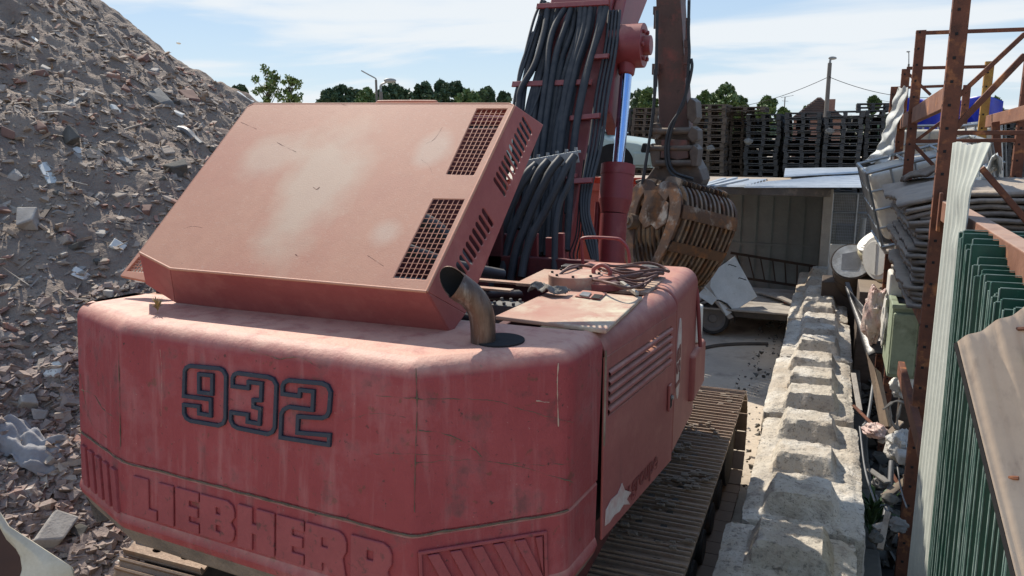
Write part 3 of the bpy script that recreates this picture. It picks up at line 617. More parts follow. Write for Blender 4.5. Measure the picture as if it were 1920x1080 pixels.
# inner side far left + back lip of hood, and underside stiffener
mb = MB(); mb.add([A[6], A[0], A[0] + dn * 0.9, A[6] + dn], [(0, 1, 2, 3)]); mb.add([A[5], A[4], A[4] + dn * 0.3, A[5] + dn * 0.3], [(0, 1, 2, 3)])
mb.build('hood_left_side', M['red'], HOOD, solid=0.008)
mb = MB(); q0 = hf(705, 196); q1 = hf(815, 196)
up = hn if hn.z > 0 else -hn
hy = lambda px, d, s: w3(hf(px, 196)) + Vector((0, 0.04, 0)) + Vector((0, 0, 1)) * d
mb.tube(spline([hy(692, -0.02, 0), hy(700, 0.010, 0), hy(712, 0.016, 0), hy(800, 0.016, 0), hy(812, 0.010, 0), hy(820, -0.02, 0)], 5), 0.008, 8); mb.build('grab_handle', M['hood'], HOOD, smooth=60)
# left flap with small grille
lo = Vector((-3.2, 3.0, 2.66)); lm = frame_M(lo, (1, 0, 0), hv); ln = Vector(lm.col[2][:3])
lf = lambda px, py: to2(lm, onp(px, py, lo, ln))
mb = plate('side_flap', [[lf(227, 519), (lf(285, 531)), lf(310, 470), lf(262, 474)], [lf(240, 510), lf(276, 513), lf(290, 482), lf(262, 484)]], lm, 0.02, M['hood'], EX, bevel=0.003)
g3 = [lf(240, 510), lf(276, 513), lf(290, 482), lf(262, 484)]
mb = MB(); a, b, c, d = [Vector((p[0], p[1], 0)) for p in g3]
for i in range(1, 6): mb.tube([lm @ a.lerp(b, i / 6), lm @ d.lerp(c, i / 6)], 0.003, 5)
for i in range(1, 5): mb.tube([lm @ a.lerp(d, i / 5), lm @ b.lerp(c, i / 5)], 0.003, 5)
mb.build('flap_grille', M['hood'], bpy.data.objects['side_flap'])
# ---- body behind the counterweight: engine bay tub, frame
mb = MB(); mb.bb(-3.40, -3.34, 3.2, 5.6, 1.4, 2.56); mb.bb(-3.38, -1.5, 5.2, 5.26, 1.5, 2.5); mb.bb(-3.34, -1.0, 3.2, 6.2, 1.20, 1.42); mb.bb(-1.52, -1.47, 3.25, 5.0, 1.45, 2.44)
mb.bb(-3.36, -3.22, 3.1, 4.3, 2.50, 2.565)
mb.build('engine_bay', M['darkred'], EX, bevel=0.006)
mb = MB(); mb.bb(-3.0, -1.8, 3.5, 4.8, 1.6, 2.25); mb.cyl((-2.9, 3.7, 2.3), (-1.9, 3.7, 2.3), 0.1); mb.cyl((-2.3, 4.2, 2.2), (-2.3, 4.2, 2.45), 0.13); mb.bb(-2.8, -2.5, 4.2, 4.6, 2.2, 2.42)
mb.build('engine', M['dirtywhite'], EX, bevel=0.02)
mb = MB(); mb.tube(spline([(-2.9, 3.4, 2.3), (-2.6, 3.5, 2.5), (-2.1, 3.7, 2.45), (-1.8, 4.0, 2.3)], 6), 0.03); mb.tube(spline([(-1.9, 3.4, 2.2), (-1.8, 3.8, 2.48), (-1.75, 4.4, 2.4)], 6), 0.03); mb.build('engine_hose', M['rubber'], EX, smooth=60)
mb = MB()
for (p, q, r) in (((890, 524), (1000, 533), .02), ((880, 538), (960, 545), .014)):
    a = onz(*p, 2.52); b = onz(*q, 2.52); mb.bar(a, b, 0.05, 0.012)
mb.build('bay_rail', M['deckdust'], EX)
bx = onz(945, 572, 2.47); mb = MB(); mb.box(bx + Vector((0, 0.05, -0.06)), (0.15, 0.13, 0.12)); 
for dx in (-.055, 0, .055):
    for dy in (0.0, .1): mb.cyl(bx + Vector((dx, dy, 0)), bx + Vector((dx, dy, 0.018)), 0.010, n=8)
mb.build('valve_box', M['dirtywhite'], EX, bevel=0.004)
# ---- right deck plate
dz = ZT + 0.012
dp = [onz(*p, dz) for p in ((928, 592), (1137, 618), (1205, 556), (1040, 541))]
mb = MB(); mb.prism([Vector((p.x, p.y, dz)) for p in dp], (0, 0, -0.02)); DECK = mb.build('deck_hatch', M['deck'], EX, bevel=0.006)
mb = MB(); q = [onz(*p, dz + 0.004) for p in ((1078, 556), (1125, 562), (1138, 550), (1093, 545))]
mb.prism([Vector((p.x, p.y, dz + 0.002)) for p in q], (0, 0, 0.006)); L1 = mb.build('latch_plate', M['red'], DECK, bevel=0.002)
mb = MB(); q = [onz(*p, dz + 0.011) for p in ((1108, 558), (1123, 560), (1131, 553), (1115, 551))]; mb.prism([Vector((p.x, p.y, dz + 0.0095)) for p in q], (0, 0, 0.002)); mb.build('latch_slot', M['dark'], L1)
mb = MB(); q = [onz(*p, dz + 0.011) for p in ((1086, 554), (1103, 557), (1109, 550), (1093, 548))]; mb.prism([Vector((p.x, p.y, dz + 0.0095)) for p in q], (0, 0, 0.006)); mb.build('latch', M['galv'], L1)
# far deck: big box (fuel / hydraulic tank) with rounded right shoulder
def shoulder(x0, x1, r, zt, zb, n=8):
    pts = [(x0, zt)]
    for k in range(n + 1): a = math.pi / 2 * k / n; pts.append((x1 - r + r * math.sin(a), zt - r + r * math.cos(a)))
    pts += [(x1, zb), (x0, zb)]; return pts
def ext(mb, pts, y0, y1): mb.prism([(x, y0, z) for x, z in pts], (0, y1 - y0, 0))
mb = MB(); ext(mb, shoulder(-1.46, -0.735, 0.10, ZT - 0.004, 1.58), 4.21, 4.93)
TANK = mb.build('hydraulic_tank', M['red'], EX, smooth=30, bevel=0.012)
mb = MB(); ext(mb, shoulder(-1.4, -0.70, 0.03, 2.03, 1.72, 4), 4.72, 5.16); mb.build('front_step_box', M['red'], EX, smooth=30, bevel=0.02)
mb = MB(); mb.bb(-1.62, -0.86, 4.02, 4.50, 2.535, ZT + 0.004); mb.build('deck_plate', M['deckdust'], EX, bevel=0.004)
# side door (right side) with rolled top and louvres
def side_prof(y):   # top rolled lip
    return None
mb = MB(); lip = []
for k in range(9):
    a = math.pi * (0.02 + 0.50 * k / 8) ; lip.append((-0.965 + 0.105 * math.cos(a), 2.425 + 0.115 * math.sin(a)))
y0, y1 = 3.17, 4.17; DK = 0.128; dxo = lambda y: DK * (y - 3.17)
mb.loft([[Vector((x + dxo(y0), y0, z)) for x, z in lip], [Vector((x + dxo(y1), y1, z)) for x, z in lip]], close=False)
SD = mb.build('side_door', M['red'], EX, smooth=60, solid=0.012)
DM = frame_M((-0.862, y0, 1.5), (DK, 1, 0), (0, 0, 1)); dn2 = Vector(DM.col[2][:3])
df = lambda px, py: to2(DM, onp(px, py, (-0.862, y0, 1.5), dn2))
lou = [df(1137, 722), df(1255, 634), df(1253, 690), df(1135, 780)]
lou = [(0.10, df(1137, 694)[1]), (df(1257, 630)[0], df(1257, 612)[1]), (df(1257, 630)[0], df(1255, 684)[1]), (0.10, df(1137, 782)[1])]
vtop = (lou[0][1] + lou[1][1]) / 2; vbot = (lou[2][1] + lou[3][1]) / 2; lx0, lx1 = 0.045, lou[1][0]
bevelc = 0.02
lx1 = min(lx1, y1 - y0 - 0.05); print('louvre', vtop, vbot, lx0, lx1, y1 - y0)
rect = [(0, 0.93), (y1 - y0, 0.93), (y1 - y0, 0.06), (0.0, 0.06)]
hole = [(lx0, vbot), (lx0, vtop), (lx1, vtop), (lx1, vbot)]
plate('door_panel', [rect, hole], DM, 0.012, M['red'], SD, bevel=0.003)
mb = MB(); mb.bar((-0.96 + dxo(y0), y0 + .02, 1.97), (-0.96 + dxo(y1), y1 - .02, 1.97), 0.02, 0.82); mb.build('louvre_shade_sheet', M['dark'], SD)  # near-black sheet: shade behind the louvres put in as colour
mb = MB(); mb.bb(-1.40, -1.06, 3.2, 4.2, 1.55, 2.36); mb.build('gap_shade_box', M['dark'], EX)  # near-black box added so the gap beside the hatch looks fully shaded
for k in range(5):
    z = 1.5 + vtop - (k + 0.62) * (vtop - vbot) / 5; rings = []
    for yy in (y0 + lx0, y0 + lx1):
        rings.append([Vector((-0.872 + dxo(yy) + 0.024 * math.cos(a), yy, z + 0.004 + 0.0150 * math.sin(a))) for a in [rad(-60 + 20 * j) for j in range(10)]])
    mb = MB(); mb.loft(rings, close=False); mb.build('louvre', M['red'], SD, smooth=60, solid=0.004)
hl = onp(1256, 745, (-0.850, y0, 1.5), dn2)
mb = MB(); mb.box(hl, (0.014, 0.06, 0.15)); LK = mb.build('door_lock', M['red'], SD, bevel=0.006)
mb = MB(); mb.box(hl + Vector((0.006, 0, -0.02)), (0.006, 0.045, 0.07)); mb.build('lock_recess', M['dark'], LK)
mb = MB(); mb.cyl(hl + Vector((0.008, 0.005, 0.0)), hl + Vector((0.02, 0.005, 0)), 0.012, n=12); mb.build('lock_cylinder', M['steel'], LK)
# faint fleet lettering on the door, peeling patch, vertical strip
tp = onp(1172, 942, (-0.853, y0, 1.5), dn2)
me = text_mesh('v.groupe', 0.135, 0.002, frame_M(tp, (DK, 1, 0), (0, 0, 1)), 0.004); link('door_lettering', me, M['textred'], SD)
pe = [(1131, 985), (1133, 955), (1143, 935), (1155, 925), (1163, 905), (1168, 918), (1180, 922), (1172, 935), (1178, 945), (1166, 945), (1158, 958), (1148, 965), (1140, 978)]
plate('peeled_decal', [[df(*p) for p in pe]], shiftM(DM, 0.009 if dn2.x > 0 else -0.009), 0.003, M['decal'], SD)
mb = MB(); mb.box((-0.855, 3.172, 2.24), (0.008, 0.006, 0.44)); mb.build('door_edge_strip', M['plank'], SD)
# tank decal (oval emblem seen edge on)
tc0 = onx(1272, 650, -0.735); ov = [(0.07 * math.cos(a), 0.24 * math.sin(a)) for a in [k * math.pi / 12 for k in range(24)]]
TM_ = frame_M((-0.733, 4.31, 2.12), (0, 1, 0), (0, 0, 1))
DEC = plate('emblem', [ov], TM_, 0.003, M['decal'], TANK)
me = text_mesh('LSB', 0.16, 0.002, frame_M((-0.730, 4.35, 1.96), (0, 0, 1), (0, -1, 0)), 0.004); link('emblem_lettering', me, M['textred'], DEC)
# deck fittings
c1 = onz(1079, 521, ZT + 0.05); mb = MB(); mb.cyl((c1.x, c1.y, ZT), (c1.x, c1.y, ZT + 0.075), 0.15, n=36); LID = mb.build('round_filter_cover', M['deck'], EX, smooth=40, bevel=0.004)
for k in range(8):
    a = k * math.pi / 4 + 0.2; p = Vector((c1.x + 0.13 * math.cos(a), c1.y + 0.13 * math.sin(a), ZT + 0.075)); mb = MB(); mb.cyl(p, p + Vector((0, 0, 0.010)), 0.008, n=6); mb.build('bolt', M['dark'], LID)
c2 = onz(1130, 512, ZT + 0.08); mb = MB(); mb.cyl((c2.x, c2.y, ZT), (c2.x, c2.y, ZT + 0.04), 0.13, n=32); mb.cyl((c2.x, c2.y, ZT + 0.04), (c2.x, c2.y, ZT + 0.07), 0.12, 0.09, n=32); C2 = mb.build('tank_filler_cover', M['red'], EX, smooth=40, bevel=0.004)
mb = MB(); h0 = Vector((c2.x - 0.05, c2.y, ZT + 0.07)); mb.tube(spline([h0, h0 + Vector((0.0, 0, 0.03)), h0 + Vector((0.045, 0, 0.055)), h0 + Vector((0.09, 0, 0.03)), h0 + Vector((0.09, 0, 0))], 5), 0.012, 8); mb.build('lifting_eye', M['red'], C2, smooth=60)
mb = MB(); b0 = onz(1072, 505, ZT + 0.06); mb.box(b0, (0.11, 0.08, 0.05)); mb.build('junction_box', M['black'], EX, bevel=0.006)
for j in range(5):
    mb = MB(); cc = onz(1168 + 6 * j, 525 - 3 * j, ZT + 0.05); pts = []
    rr = 0.10 + 0.012 * j
    for k in range(26):
        a = k / 25 * 2 * math.pi * 1.3 + j; pts.append((cc.x + rr * 1.25 * math.cos(a), cc.y + rr * 0.8 * math.sin(a), ZT + 0.035 + 0.012 * j + 0.012 * math.sin(3 * a + j)))
    mb.tube(spline(pts, 3), 0.009, 6); mb.build('cable', M['cable'], EX, smooth=60)
for (a, b, c, d) in (((1045, 520), (1075, 498), (1130, 505), (1165, 520)), ((1040, 530), (1060, 507), (1110, 498), (1140, 520)), ((1120, 530), (1160, 520), (1215, 512), (1225, 524)), ((1090, 520), (1140, 530), (1180, 540), (1210, 530))):
    mb = MB(); mb.tube(spline([onz(*a, ZT + 0.03), onz(*b, ZT + 0.09), onz(*c, ZT + 0.07), onz(*d, ZT + 0.03)], 8), 0.008, 6); mb.build('cable', M['cable'], EX, smooth=60)
mb = MB(); cpt = onz(1222, 506, ZT + 0.05); mb.cyl((cpt.x, cpt.y, ZT + 0.03), (cpt.x, cpt.y, ZT + 0.075), 0.075, 0.065, n=20); mb.build('filler_cap', M['rubber'], EX, smooth=40, bevel=0.004)
rg = onz(1040, 545, ZT + 0.03); mb = MB()
def ragf(u, v): return (rg.x - 0.12 + 0.20 * u, rg.y - 0.08 + 0.09 * v + 0.02 * math.sin(7 * u), ZT + 0.03 + 0.05 * abs(fbm((u * 2, v * 2, 0), 1.3, 3)) + 0.015 * math.sin(math.pi * u) * math.sin(math.pi * v))
mb.grid(ragf, 24, 14); tag(mb.build('rag', M['dirtywhite'], smooth=60, solid=0.006), 'crumpled grey rag beside the round bolted cover on the deck of the excavator', 'rag')
bar0 = onz(1165, 530, ZT + 0.05); bar1 = onz(1195, 551, ZT + 0.03); mb = MB(); mb.bar(bar0, bar1, 0.02, 0.02); mb.build('support_strut', M['cream'], EX, bevel=0.003)
# handrails
def hr(pts, r=0.016): m = MB(); m.tube(spline(pts, 6), r, 8); return m.build('handrail', M['boom'], EX, smooth=60)
hr([ony(1094, 510, 4.9), ony(1091, 460, 4.9), ony(1096, 446, 4.9), ony(1150, 447, 4.9), ony(1166, 452, 4.9), ony(1178, 470, 4.9), ony(1181, 505, 4.9)], 0.011)
hr([ony(1313, 650, 4.9), ony(1308, 560, 4.9), ony(1303, 537, 4.9), ony(1297, 534, 4.9), ony(1284, 548, 4.88)], 0.013)
cn = ony(1297, 607, 5.04); mb = MB(); mb.cyl((cn.x, cn.y, 2.035), (cn.x, cn.y, 2.28), 0.07, n=20); mb.cyl((cn.x, cn.y, 2.28), (cn.x, cn.y, 2.32), 0.04, 0.03, n=20); tag(mb.build('canister', M['lid'], smooth=40, bevel=0.01), 'cream plastic canister standing on the side step of the excavator behind the handrail', 'canister')
# ---- cab hidden behind the hood (left front of the house)
mb = MB(); mb.bb(-3.45, -2.62, 5.4, 6.6, 1.42, 2.3); mb.build('cab_base', M['red'], EX, bevel=0.03)
mb = MB(); mb.bb(-3.40, -2.68, 5.45, 6.5, 2.302, 3.45); mb.build('cab_glass', M['black'], EX, bevel=0.05)
mb = MB(); mb.bb(-3.42, -2.66, 5.42, 6.55, 3.452, 3.53); mb.build('cab_roof', M['boom'], EX, bevel=0.03)
mb = MB(); mb.bb(-3.3, -2.2, 4.90, 4.96, 2.3, 3.1); mb.bb(-2.62, -2.2, 5.2, 5.24, 2.3, 3.42); mb.build('service_guard', M['darkred'], EX, bevel=0.01)
mb = MB(); mb.tube(spline([(-3.1, 4.5, 2.5), (-2.8, 4.4, 2.9), (-2.4, 4.5, 2.8), (-2.2, 4.6, 2.5)], 6), 0.05); mb.tube(spline([(-2.9, 4.0, 2.4), (-2.5, 3.9, 2.75), (-2.1, 4.2, 2.6), (-1.9, 4.5, 2.5)], 6), 0.035); mb.build('engine_hose', M['rubber'], EX, smooth=60)
mb = MB(); mb.bb(-2.62, -0.95, 4.7, 6.3, 1.25, 1.62); mb.build('house_frame', M['darkred'], EX, bevel=0.02)
# swing bearing + undercarriage
mb = MB(); mb.cyl((-2.2, 5.2, 0.95), (-2.2, 5.2, 1.3), 0.6, n=32); mb.bb(-3.2, -1.2, 4.6, 5.9, 0.45, 0.95); mb.build('undercarriage', M['trackdark'], EX)
# ---- tracks
def make_shoe():
    lp = [(-0.30, -0.092), (0.30, -0.092), (0.30, 0.092), (-0.30, 0.092)]
    holes = []
    for cx in (-0.10, 0.12):
        holes.append([(cx + 0.032 * math.cos(a) , -0.02 + 0.014 * math.sin(a)) for a in [k * math.pi / 5 for k in range(10)]])
    me = plate_mesh([lp] + holes, 0.014)
    m = MB()
    for yy, hh in ((-0.075, 0.032), (-0.005 + 0.03, 0.022), (0.078, 0.024)):
        m.add([(x, yy + d, z) for x in (-0.30, 0.30) for d, z in ((-0.013, 0.007), (-0.005, 0.007 + hh), (0.007, 0.007 + hh), (0.014, 0.007))],
              [(0, 1, 5, 4), (1, 2, 6, 5), (2, 3, 7, 6), (0, 3, 2, 1), (4, 5, 6, 7)])
    bm = bmesh.new(); bm.from_mesh(me); r = m.mesh('r'); bm.from_mesh(r); bmesh.ops.recalc_face_normals(bm, faces=bm.faces); bm.to_mesh(me); bm.free()
    me.materials.clear(); me.materials.append(M['track']); return me
shoe = make_shoe()
def track(xc):
    ya, yb, zc, r = 3.35, 7.12, 0.52, 0.46
    f = MB(); f.bb(xc - 0.16, xc + 0.16, ya - 0.1, yb + 0.1, 0.30, 0.72); f.cyl((xc - 0.2, ya, zc), (xc + 0.2, ya, zc), 0.40, n=28); f.cyl((xc - 0.2, yb, zc), (xc + 0.2, yb, zc), 0.40, n=28)
    for k in range(7): y = ya + 0.45 + k * 0.48; f.cyl((xc - 0.18, y, 0.2), (xc + 0.18, y, 0.2), 0.13, n=16)
    T = f.build('track', M['trackdark'], EX, smooth=40, bevel=0.008)
    Ls = yb - ya; per = 2 * Ls + 2 * math.pi * r; n = int(per / 0.19); stp = per / n
    for i in range(n):
        s = i * stp
        if s < Ls: p = (ya + s, zc + r); a = 0
        elif s < Ls + math.pi * r: q = (s - Ls) / r; p = (yb + r * math.sin(q), zc + r * math.cos(q)); a = -q
        elif s < 2 * Ls + math.pi * r: p = (yb - (s - Ls - math.pi * r), zc - r); a = math.pi
        else: q = (s - 2 * Ls - math.pi * r) / r; p = (ya - r * math.sin(q), zc - r * math.cos(q)); a = math.pi - q
        o = bpy.data.objects.new('track_shoe', shoe); col.objects.link(o); o.parent = T
        sag = -0.03 * math.sin(math.pi * s / Ls) if s < Ls else 0
        o.location = (xc, p[0], p[1] + sag); o.rotation_euler = (a + random.uniform(-0.02, 0.02), 0, random.uniform(-0.006, 0.006))
    # track chain
    m = MB()
    for dx in (-0.08, 0.08): m.bb(xc + dx - 0.02, xc + dx + 0.02, ya, yb, zc + r - 0.09, zc + r - 0.012)
    m.build('track_chain', M['trackdark'], T)
track(-0.90); track(-3.50)
mb = MB(); rr_ = random.Random(4)
for _ in range(420):
    y = rr_.uniform(4.2, 7.2); x = -0.9 + rr_.uniform(-.28, .28); s_ = rr_.uniform(.004, .016)
    if noise.noise((x * 5, y * 3, 1)) < 0.0: continue
    mb.add([Vector((x, y, 1.0 + s_ * .3)) + Vector((a * s_ * rr_.uniform(1, 2.4), b * s_ * rr_.uniform(.6, 1.5), c * s_ * .5)) for a in (-1, 1) for b in (-1, 1) for c in (-1, 1)], CUBE_F)
tag(mb.build('dried_mud_crumbs', M['mud'], fix=False), kind='stuff')
# ---- boom
BP = Vector((-2.2, 6.3, 3.16)); BN = Vector((0, -1.675, 1)).normalized()
def ob(px, py, off=0.0): return onp(px, py, BP + BN * off, BN)
def yz(px, py, X): p = onx(px, py, X); return (p.y, p.z)
rear = [(5.62, 2.02), (6.3, 3.16), (7.15, 4.58), (7.9, 5.75), (8.7, 6.5), (9.6, 6.9), (11.2, 6.95)]
front = [(5.9, 1.9), (6.33, 2.92), (7.30, 3.85), (8.50, 4.72), (9.2, 5.35), (10.0, 5.8), (11.4, 6.4)]
mb = MB(); XL, XR = -2.52, -1.92
mb.prism([(XL, y, z) for y, z in rear + front[::-1]], (XR - XL, 0, 0)); BOOM = mb.build('boom', M['boom'], EX, bevel=0.012)
mb = MB(); mb.prism([(XR + 0.001, y, z) for y, z in [(6.75, 3.55), (7.0, 3.35), (7.55, 3.95), (7.7, 4.6), (7.35, 4.75), (7.0, 4.3)]], (0.10, 0, 0)); mb.build('boom_side_plate', M['boom'], BOOM, bevel=0.02)
# lifting ear ring at boom edge
ec = onx(1148, 182, XR + 0.02); mb = MB(); pts = [ec + Vector((0, 0.085 * math.cos(a), 0.13 * math.sin(a))) for a in [k * math.pi / 10 for k in range(21)]]; mb.tube(pts, 0.028, 6); mb.build('lifting_lug', M['boom'], BOOM, smooth=60)
# cylinder boss + cylinder (right hand lift cylinder; left twin hidden behind the boom)
for nm, X, vis in (('r', -1.74, 1),):
    t = onx(1178, 95, -1.74); b1 = onx(1159, 312, -1.74); b2 = onx(1146, 500, -1.74)
    t.x = b1.x = b2.x = X; ax = (t - b1).normalized()
    mb = MB(); mb.cyl(b2 - ax * 0.3, b1 - ax * 0.42, 0.118, n=28); mb.cyl(b1 - ax * 0.42, b1 - ax * 0.30, 0.118, 0.145, n=28); mb.cyl(b1 - ax * 0.30, b1, 0.145, n=28); mb.cyl(b1 - ax * 0.08, b1 + ax * 0.01, 0.150, n=28)
    CY = mb.build('lift_cylinder', M['boom'], EX, smooth=40)
    mb = MB(); mb.cyl(b1, t, 0.052, n=28); mb.build('cylinder_rod', M['chrome'], CY, smooth=60)
    mb = MB(); off = Vector((-0.155, 0, 0)); mb.cyl(b2 + off, b1 + off - ax * 0.32, 0.026, n=12); mb.build('cylinder_line', M['boom'], CY, smooth=60)
    mb = MB(); mb.cyl(t + Vector((-0.10, 0, 0.0)), t + Vector((0.10, 0, 0)), 0.13, n=24); mb.cyl(t - ax * 0.22, t, 0.07, 0.09, n=20); mb.build('rod_eye', M['boom'], CY, smooth=40, bevel=0.01)
    mb = MB(); mb.cyl(t + Vector((-0.17, 0.02, 0.04)), t + Vector((0.14, 0.02, 0.04)), 0.19, n=28); mb.cyl(t + Vector((0.10, 0.02, 0.04)), t + Vector((0.20, 0.02, 0.04)), 0.085, n=16)
    for k in range(6): a = k * math.pi / 3; c = t + Vector((0.14, 0.02 + 0.13 * math.cos(a), 0.04 + 0.13 * math.sin(a))); mb.cyl(c, c + Vector((0.025, 0, 0)), 0.02, n=8)
    mb.build('pivot_boss', M['boom'], BOOM if vis else BOOM, smooth=40, bevel=0.006)
# boom foot brackets
mb = MB(); 
for x in (-2.62, -1.86): mb.prism([(x, 5.25, 1.7), (x, 6.2, 1.7), (x, 5.95, 2.35), (x, 5.5, 2.3)], (0.06, 0, 0))
mb.build('boom_bracket', M['boom'], EX, bevel=0.01)
# cross plates (rust-red) behind the hoses at the base
mb = MB()
for i, px in enumerate((945, 975, 1003, 1030, 1052)): a = ony(px, 480 + (i % 2) * 8, 5.35); mb.box(a, (0.05, 0.04, 0.34))
mb.box(ony(1000, 505, 5.4), (0.75, 0.05, 0.12)); mb.build('valve_block', M['boom'], EX, bevel=0.006)
# hose groups on the boom back
hose_px = [
 [(1020, 4), (1008, 60), (985, 150), (975, 240), (968, 330), (955, 430), (945, 520)],
 [(1028, 8), (1020, 60), (1003, 120), (978, 165), (972, 200), (965, 300)],
 [(1046, 12), (1030, 80), (1012, 150), (1000, 240), (990, 330), (975, 430)],
 [(1062, 12), (1042, 45), (1030, 85), (1024, 150), (1010, 250), (1000, 340), (990, 460)],
 [(1078, 14), (1072, 60), (1055, 105), (1040, 160), (1028, 250), (1018, 350), (1005, 470)],
 [(1098, 14), (1092, 60), (1075, 120), (1062, 170), (1042, 260), (1035, 350), (1025, 480)],
 [(1114, 14), (1103, 70), (1085, 120), (1073, 180), (1060, 260), (1052, 350), (1045, 470)],
 [(1136, 14), (1125, 55), (1110, 100), (1098, 150), (1082, 230), (1075, 290), (1068, 380), (1062, 470)],
]
hose_px += [[((a[0] + b[0]) / 2 + 2, (a[1] + b[1]) / 2) for a, b in zip(hose_px[i], hose_px[i + 1])] for i in range(1, 7) if len(hose_px[i]) == len(hose_px[i + 1])]
hose_px += [[(1070, 10), (1060, 80), (1045, 160), (1030, 260), (1020, 360), (1010, 480)], [(1090, 10), (1082, 80), (1062, 160), (1050, 260), (1042, 360), (1035, 480)], [(1035, 10), (1018, 90), (1004, 170), (990, 260), (980, 360)], [(1128, 12), (1118, 70), (1098, 140), (1084, 210), (1072, 300), (1064, 400)]]
for k, pl in enumerate(hose_px):
    off = [0.05 + 0.05 * math.sin(math.pi * j / (len(pl) - 1)) + (0.05 if k % 2 else 0) for j in range(len(pl))]
    mb = MB(); mb.tube(spline([ob(*p, off[j]) for j, p in enumerate(pl)], 7), 0.029, 10); mb.build('boom_hose', M['hosesleeve'], BOOM, smooth=60)
for pl in ([(1012, 30), (990, 100), (968, 170), (962, 210)], [(1000, 60), (975, 130), (968, 190)], [(1016, 0), (1000, 40), (980, 120), (972, 160)], [(1040, 30), (1030, 100), (1010, 180), (985, 240)]):
    mb = MB(); mb.tube(spline([ob(*p, 0.12) for p in pl], 6), 0.012, 8); mb.build('thin_hose', M['rubber'], BOOM, smooth=60)
for k in range(4):   # black bundle
    x = k * 9
    pl = [(1143 + x * 0.7, 20), (1135 + x * 0.75, 90), (1118 + x * 0.8, 180), (1106 + x * 0.8, 270), (1092 + x * 0.6, 350), (1090 + x * 0.5, 400), (1100 + x * 0.6, 450), (1112 + x * 0.3, 490)]
    mb = MB(); mb.tube(spline([ob(*p, 0.05) for p in pl], 7), 0.015, 8); mb.build('bundle_hose', M['rubber'], BOOM, smooth=60)
for (a, b, h) in (((962, 158), (1108, 154), 0.05), ((1008, 12), (1142, 5), 0.05), ((1070, 222), (1124, 217), 0.045), ((1076, 340), (1110, 338), 0.045), ((1112, 107), (1140, 105), 0.04), ((998, 335), (1080, 330), 0.04)):
    mb = MB(); mb.bar(ob(*a, 0.13), ob(*b, 0.13), 0.02, h, up=(0, 0.5, 0.9)); mb.bar(ob(*a, 0.02), ob(*b, 0.02), 0.02, h, up=(0, 0.5, 0.9)); mb.bar(ob(*b, 0.13), ob(*b, 0.02), 0.02, h, up=(0, 0.5, 0.9)); mb.bar(ob(*a, 0.13), ob(*a, 0.02), 0.02, h, up=(0, 0.5, 0.9)); mb.build('hose_clamp', M['boom'], BOOM, bevel=0.003)
# manifold rail and lower hoses
ma = ony(985, 303, 5.55); mc = ony(1088, 284, 5.62); mb = MB(); mb.bar(ma, mc, 0.09, 0.02); mb.bar(ma + Vector((0, -0.04, -0.04)), mc + Vector((0, -0.04, -0.04)), 0.012, 0.08)
MAN = mb.build('hose_rail', M['galv'], EX, bevel=0.003)
for k in range(6):
    p = ma.lerp(mc, 0.08 + k * 0.17) + Vector((0, -0.01, 0.015)); mb = MB(); mb.cyl(p, p + Vector((0, 0, 0.02)), 0.014, n=6); mb.build('bolt', M['galv'], MAN)
low = [[(1006, 308), (985, 330), (962, 380), (940, 430), (928, 500), (920, 540)], [(1028, 302), (1010, 325), (985, 380), (962, 430), (948, 480), (940, 530)], [(1052, 296), (1032, 322), (1005, 375), (985, 425), (968, 470), (957, 530)], [(1078, 292), (1062, 315), (1045, 350), (1020, 400), (998, 440), (985, 480), (978, 520)],
       [(1075, 300), (1068, 340), (1050, 380), (1042, 420), (1040, 470), (1040, 520)], [(1006, 315), (972, 360), (948, 420), (925, 470), (905, 520)], [(1040, 305), (1012, 350), (990, 400), (975, 460), (965, 520)]]
for k, pl in enumerate(low):
    mb = MB(); mb.tube(spline([ony(*p, 5.5 - 0.06 * j - 0.02 * (k % 3)) for j, p in enumerate(pl)], 7), 0.031 if k < 4 else 0.024, 10); mb.build('main_hose', M['rubber'], EX, smooth=60)
mb = MB(); 
for k in range(3): mb.tube(spline([ob(1095 + 6 * k, 300, 0.03), ob(1086 + 4 * k, 380, 0.05), ob(1080 + 5 * k, 440, 0.06), ob(1068 + 7 * k, 480, 0.08), ob(1090, 500, 0.1)], 6), 0.006, 6)
mb.build('wiring', M['dark'], BOOM)
# ---- stick and grapple at the boom tip
def S(px, py, Y=11.9): return ony(px, py, Y)
mb = MB()
# tapered box: rear face px 1230..1278 at y 0, 1232..1290 at y 320
def ring_px(y, x0, x1, Y, dpt):
    a = ony(x0, y, Y); b = ony(x1, y, Y); return [a, b, b + Vector((0.0, dpt, 0)), a + Vector((0.0, dpt, 0))]
topz = 6.9
r0 = ring_px(0, 1230, 1276, 11.7, 0.45); ext0 = [p + Vector((0, -0.25, 2.4)) for p in r0]
mb.loft([ext0, r0, ring_px(150, 1233, 1285, 11.8, 0.42), ring_px(240, 1236, 1292, 11.85, 0.36), ring_px(300, 1240, 1298, 11.9, 0.30)], cap=True)
ST = mb.build('stick', M['stick'], EX, bevel=0.015)
mb = MB(); r = lambda y, x: onx(x, y, -2.0)
a0 = ring_px(0, 1276, 1278, 11.7, 0.45)
mb.box((0, 0, 0), (0.001, 0.001, 0.001))
for (x, y, s) in ((1230, 20, 0.05), (1288, 82, 0.05), (1288, 112, 0.06), (1230, 130, 0.07), (1290, 40, 0.04)):
    p = ony(x, y, 11.75); mb.box(p, (s * 1.4, s * 1.6, s * 2.2)); mb.cyl(p, p + Vector((0, 0, -0.25)), 0.03, n=10)
mb.build('valve_fitting', M['stick'], ST, bevel=0.01)
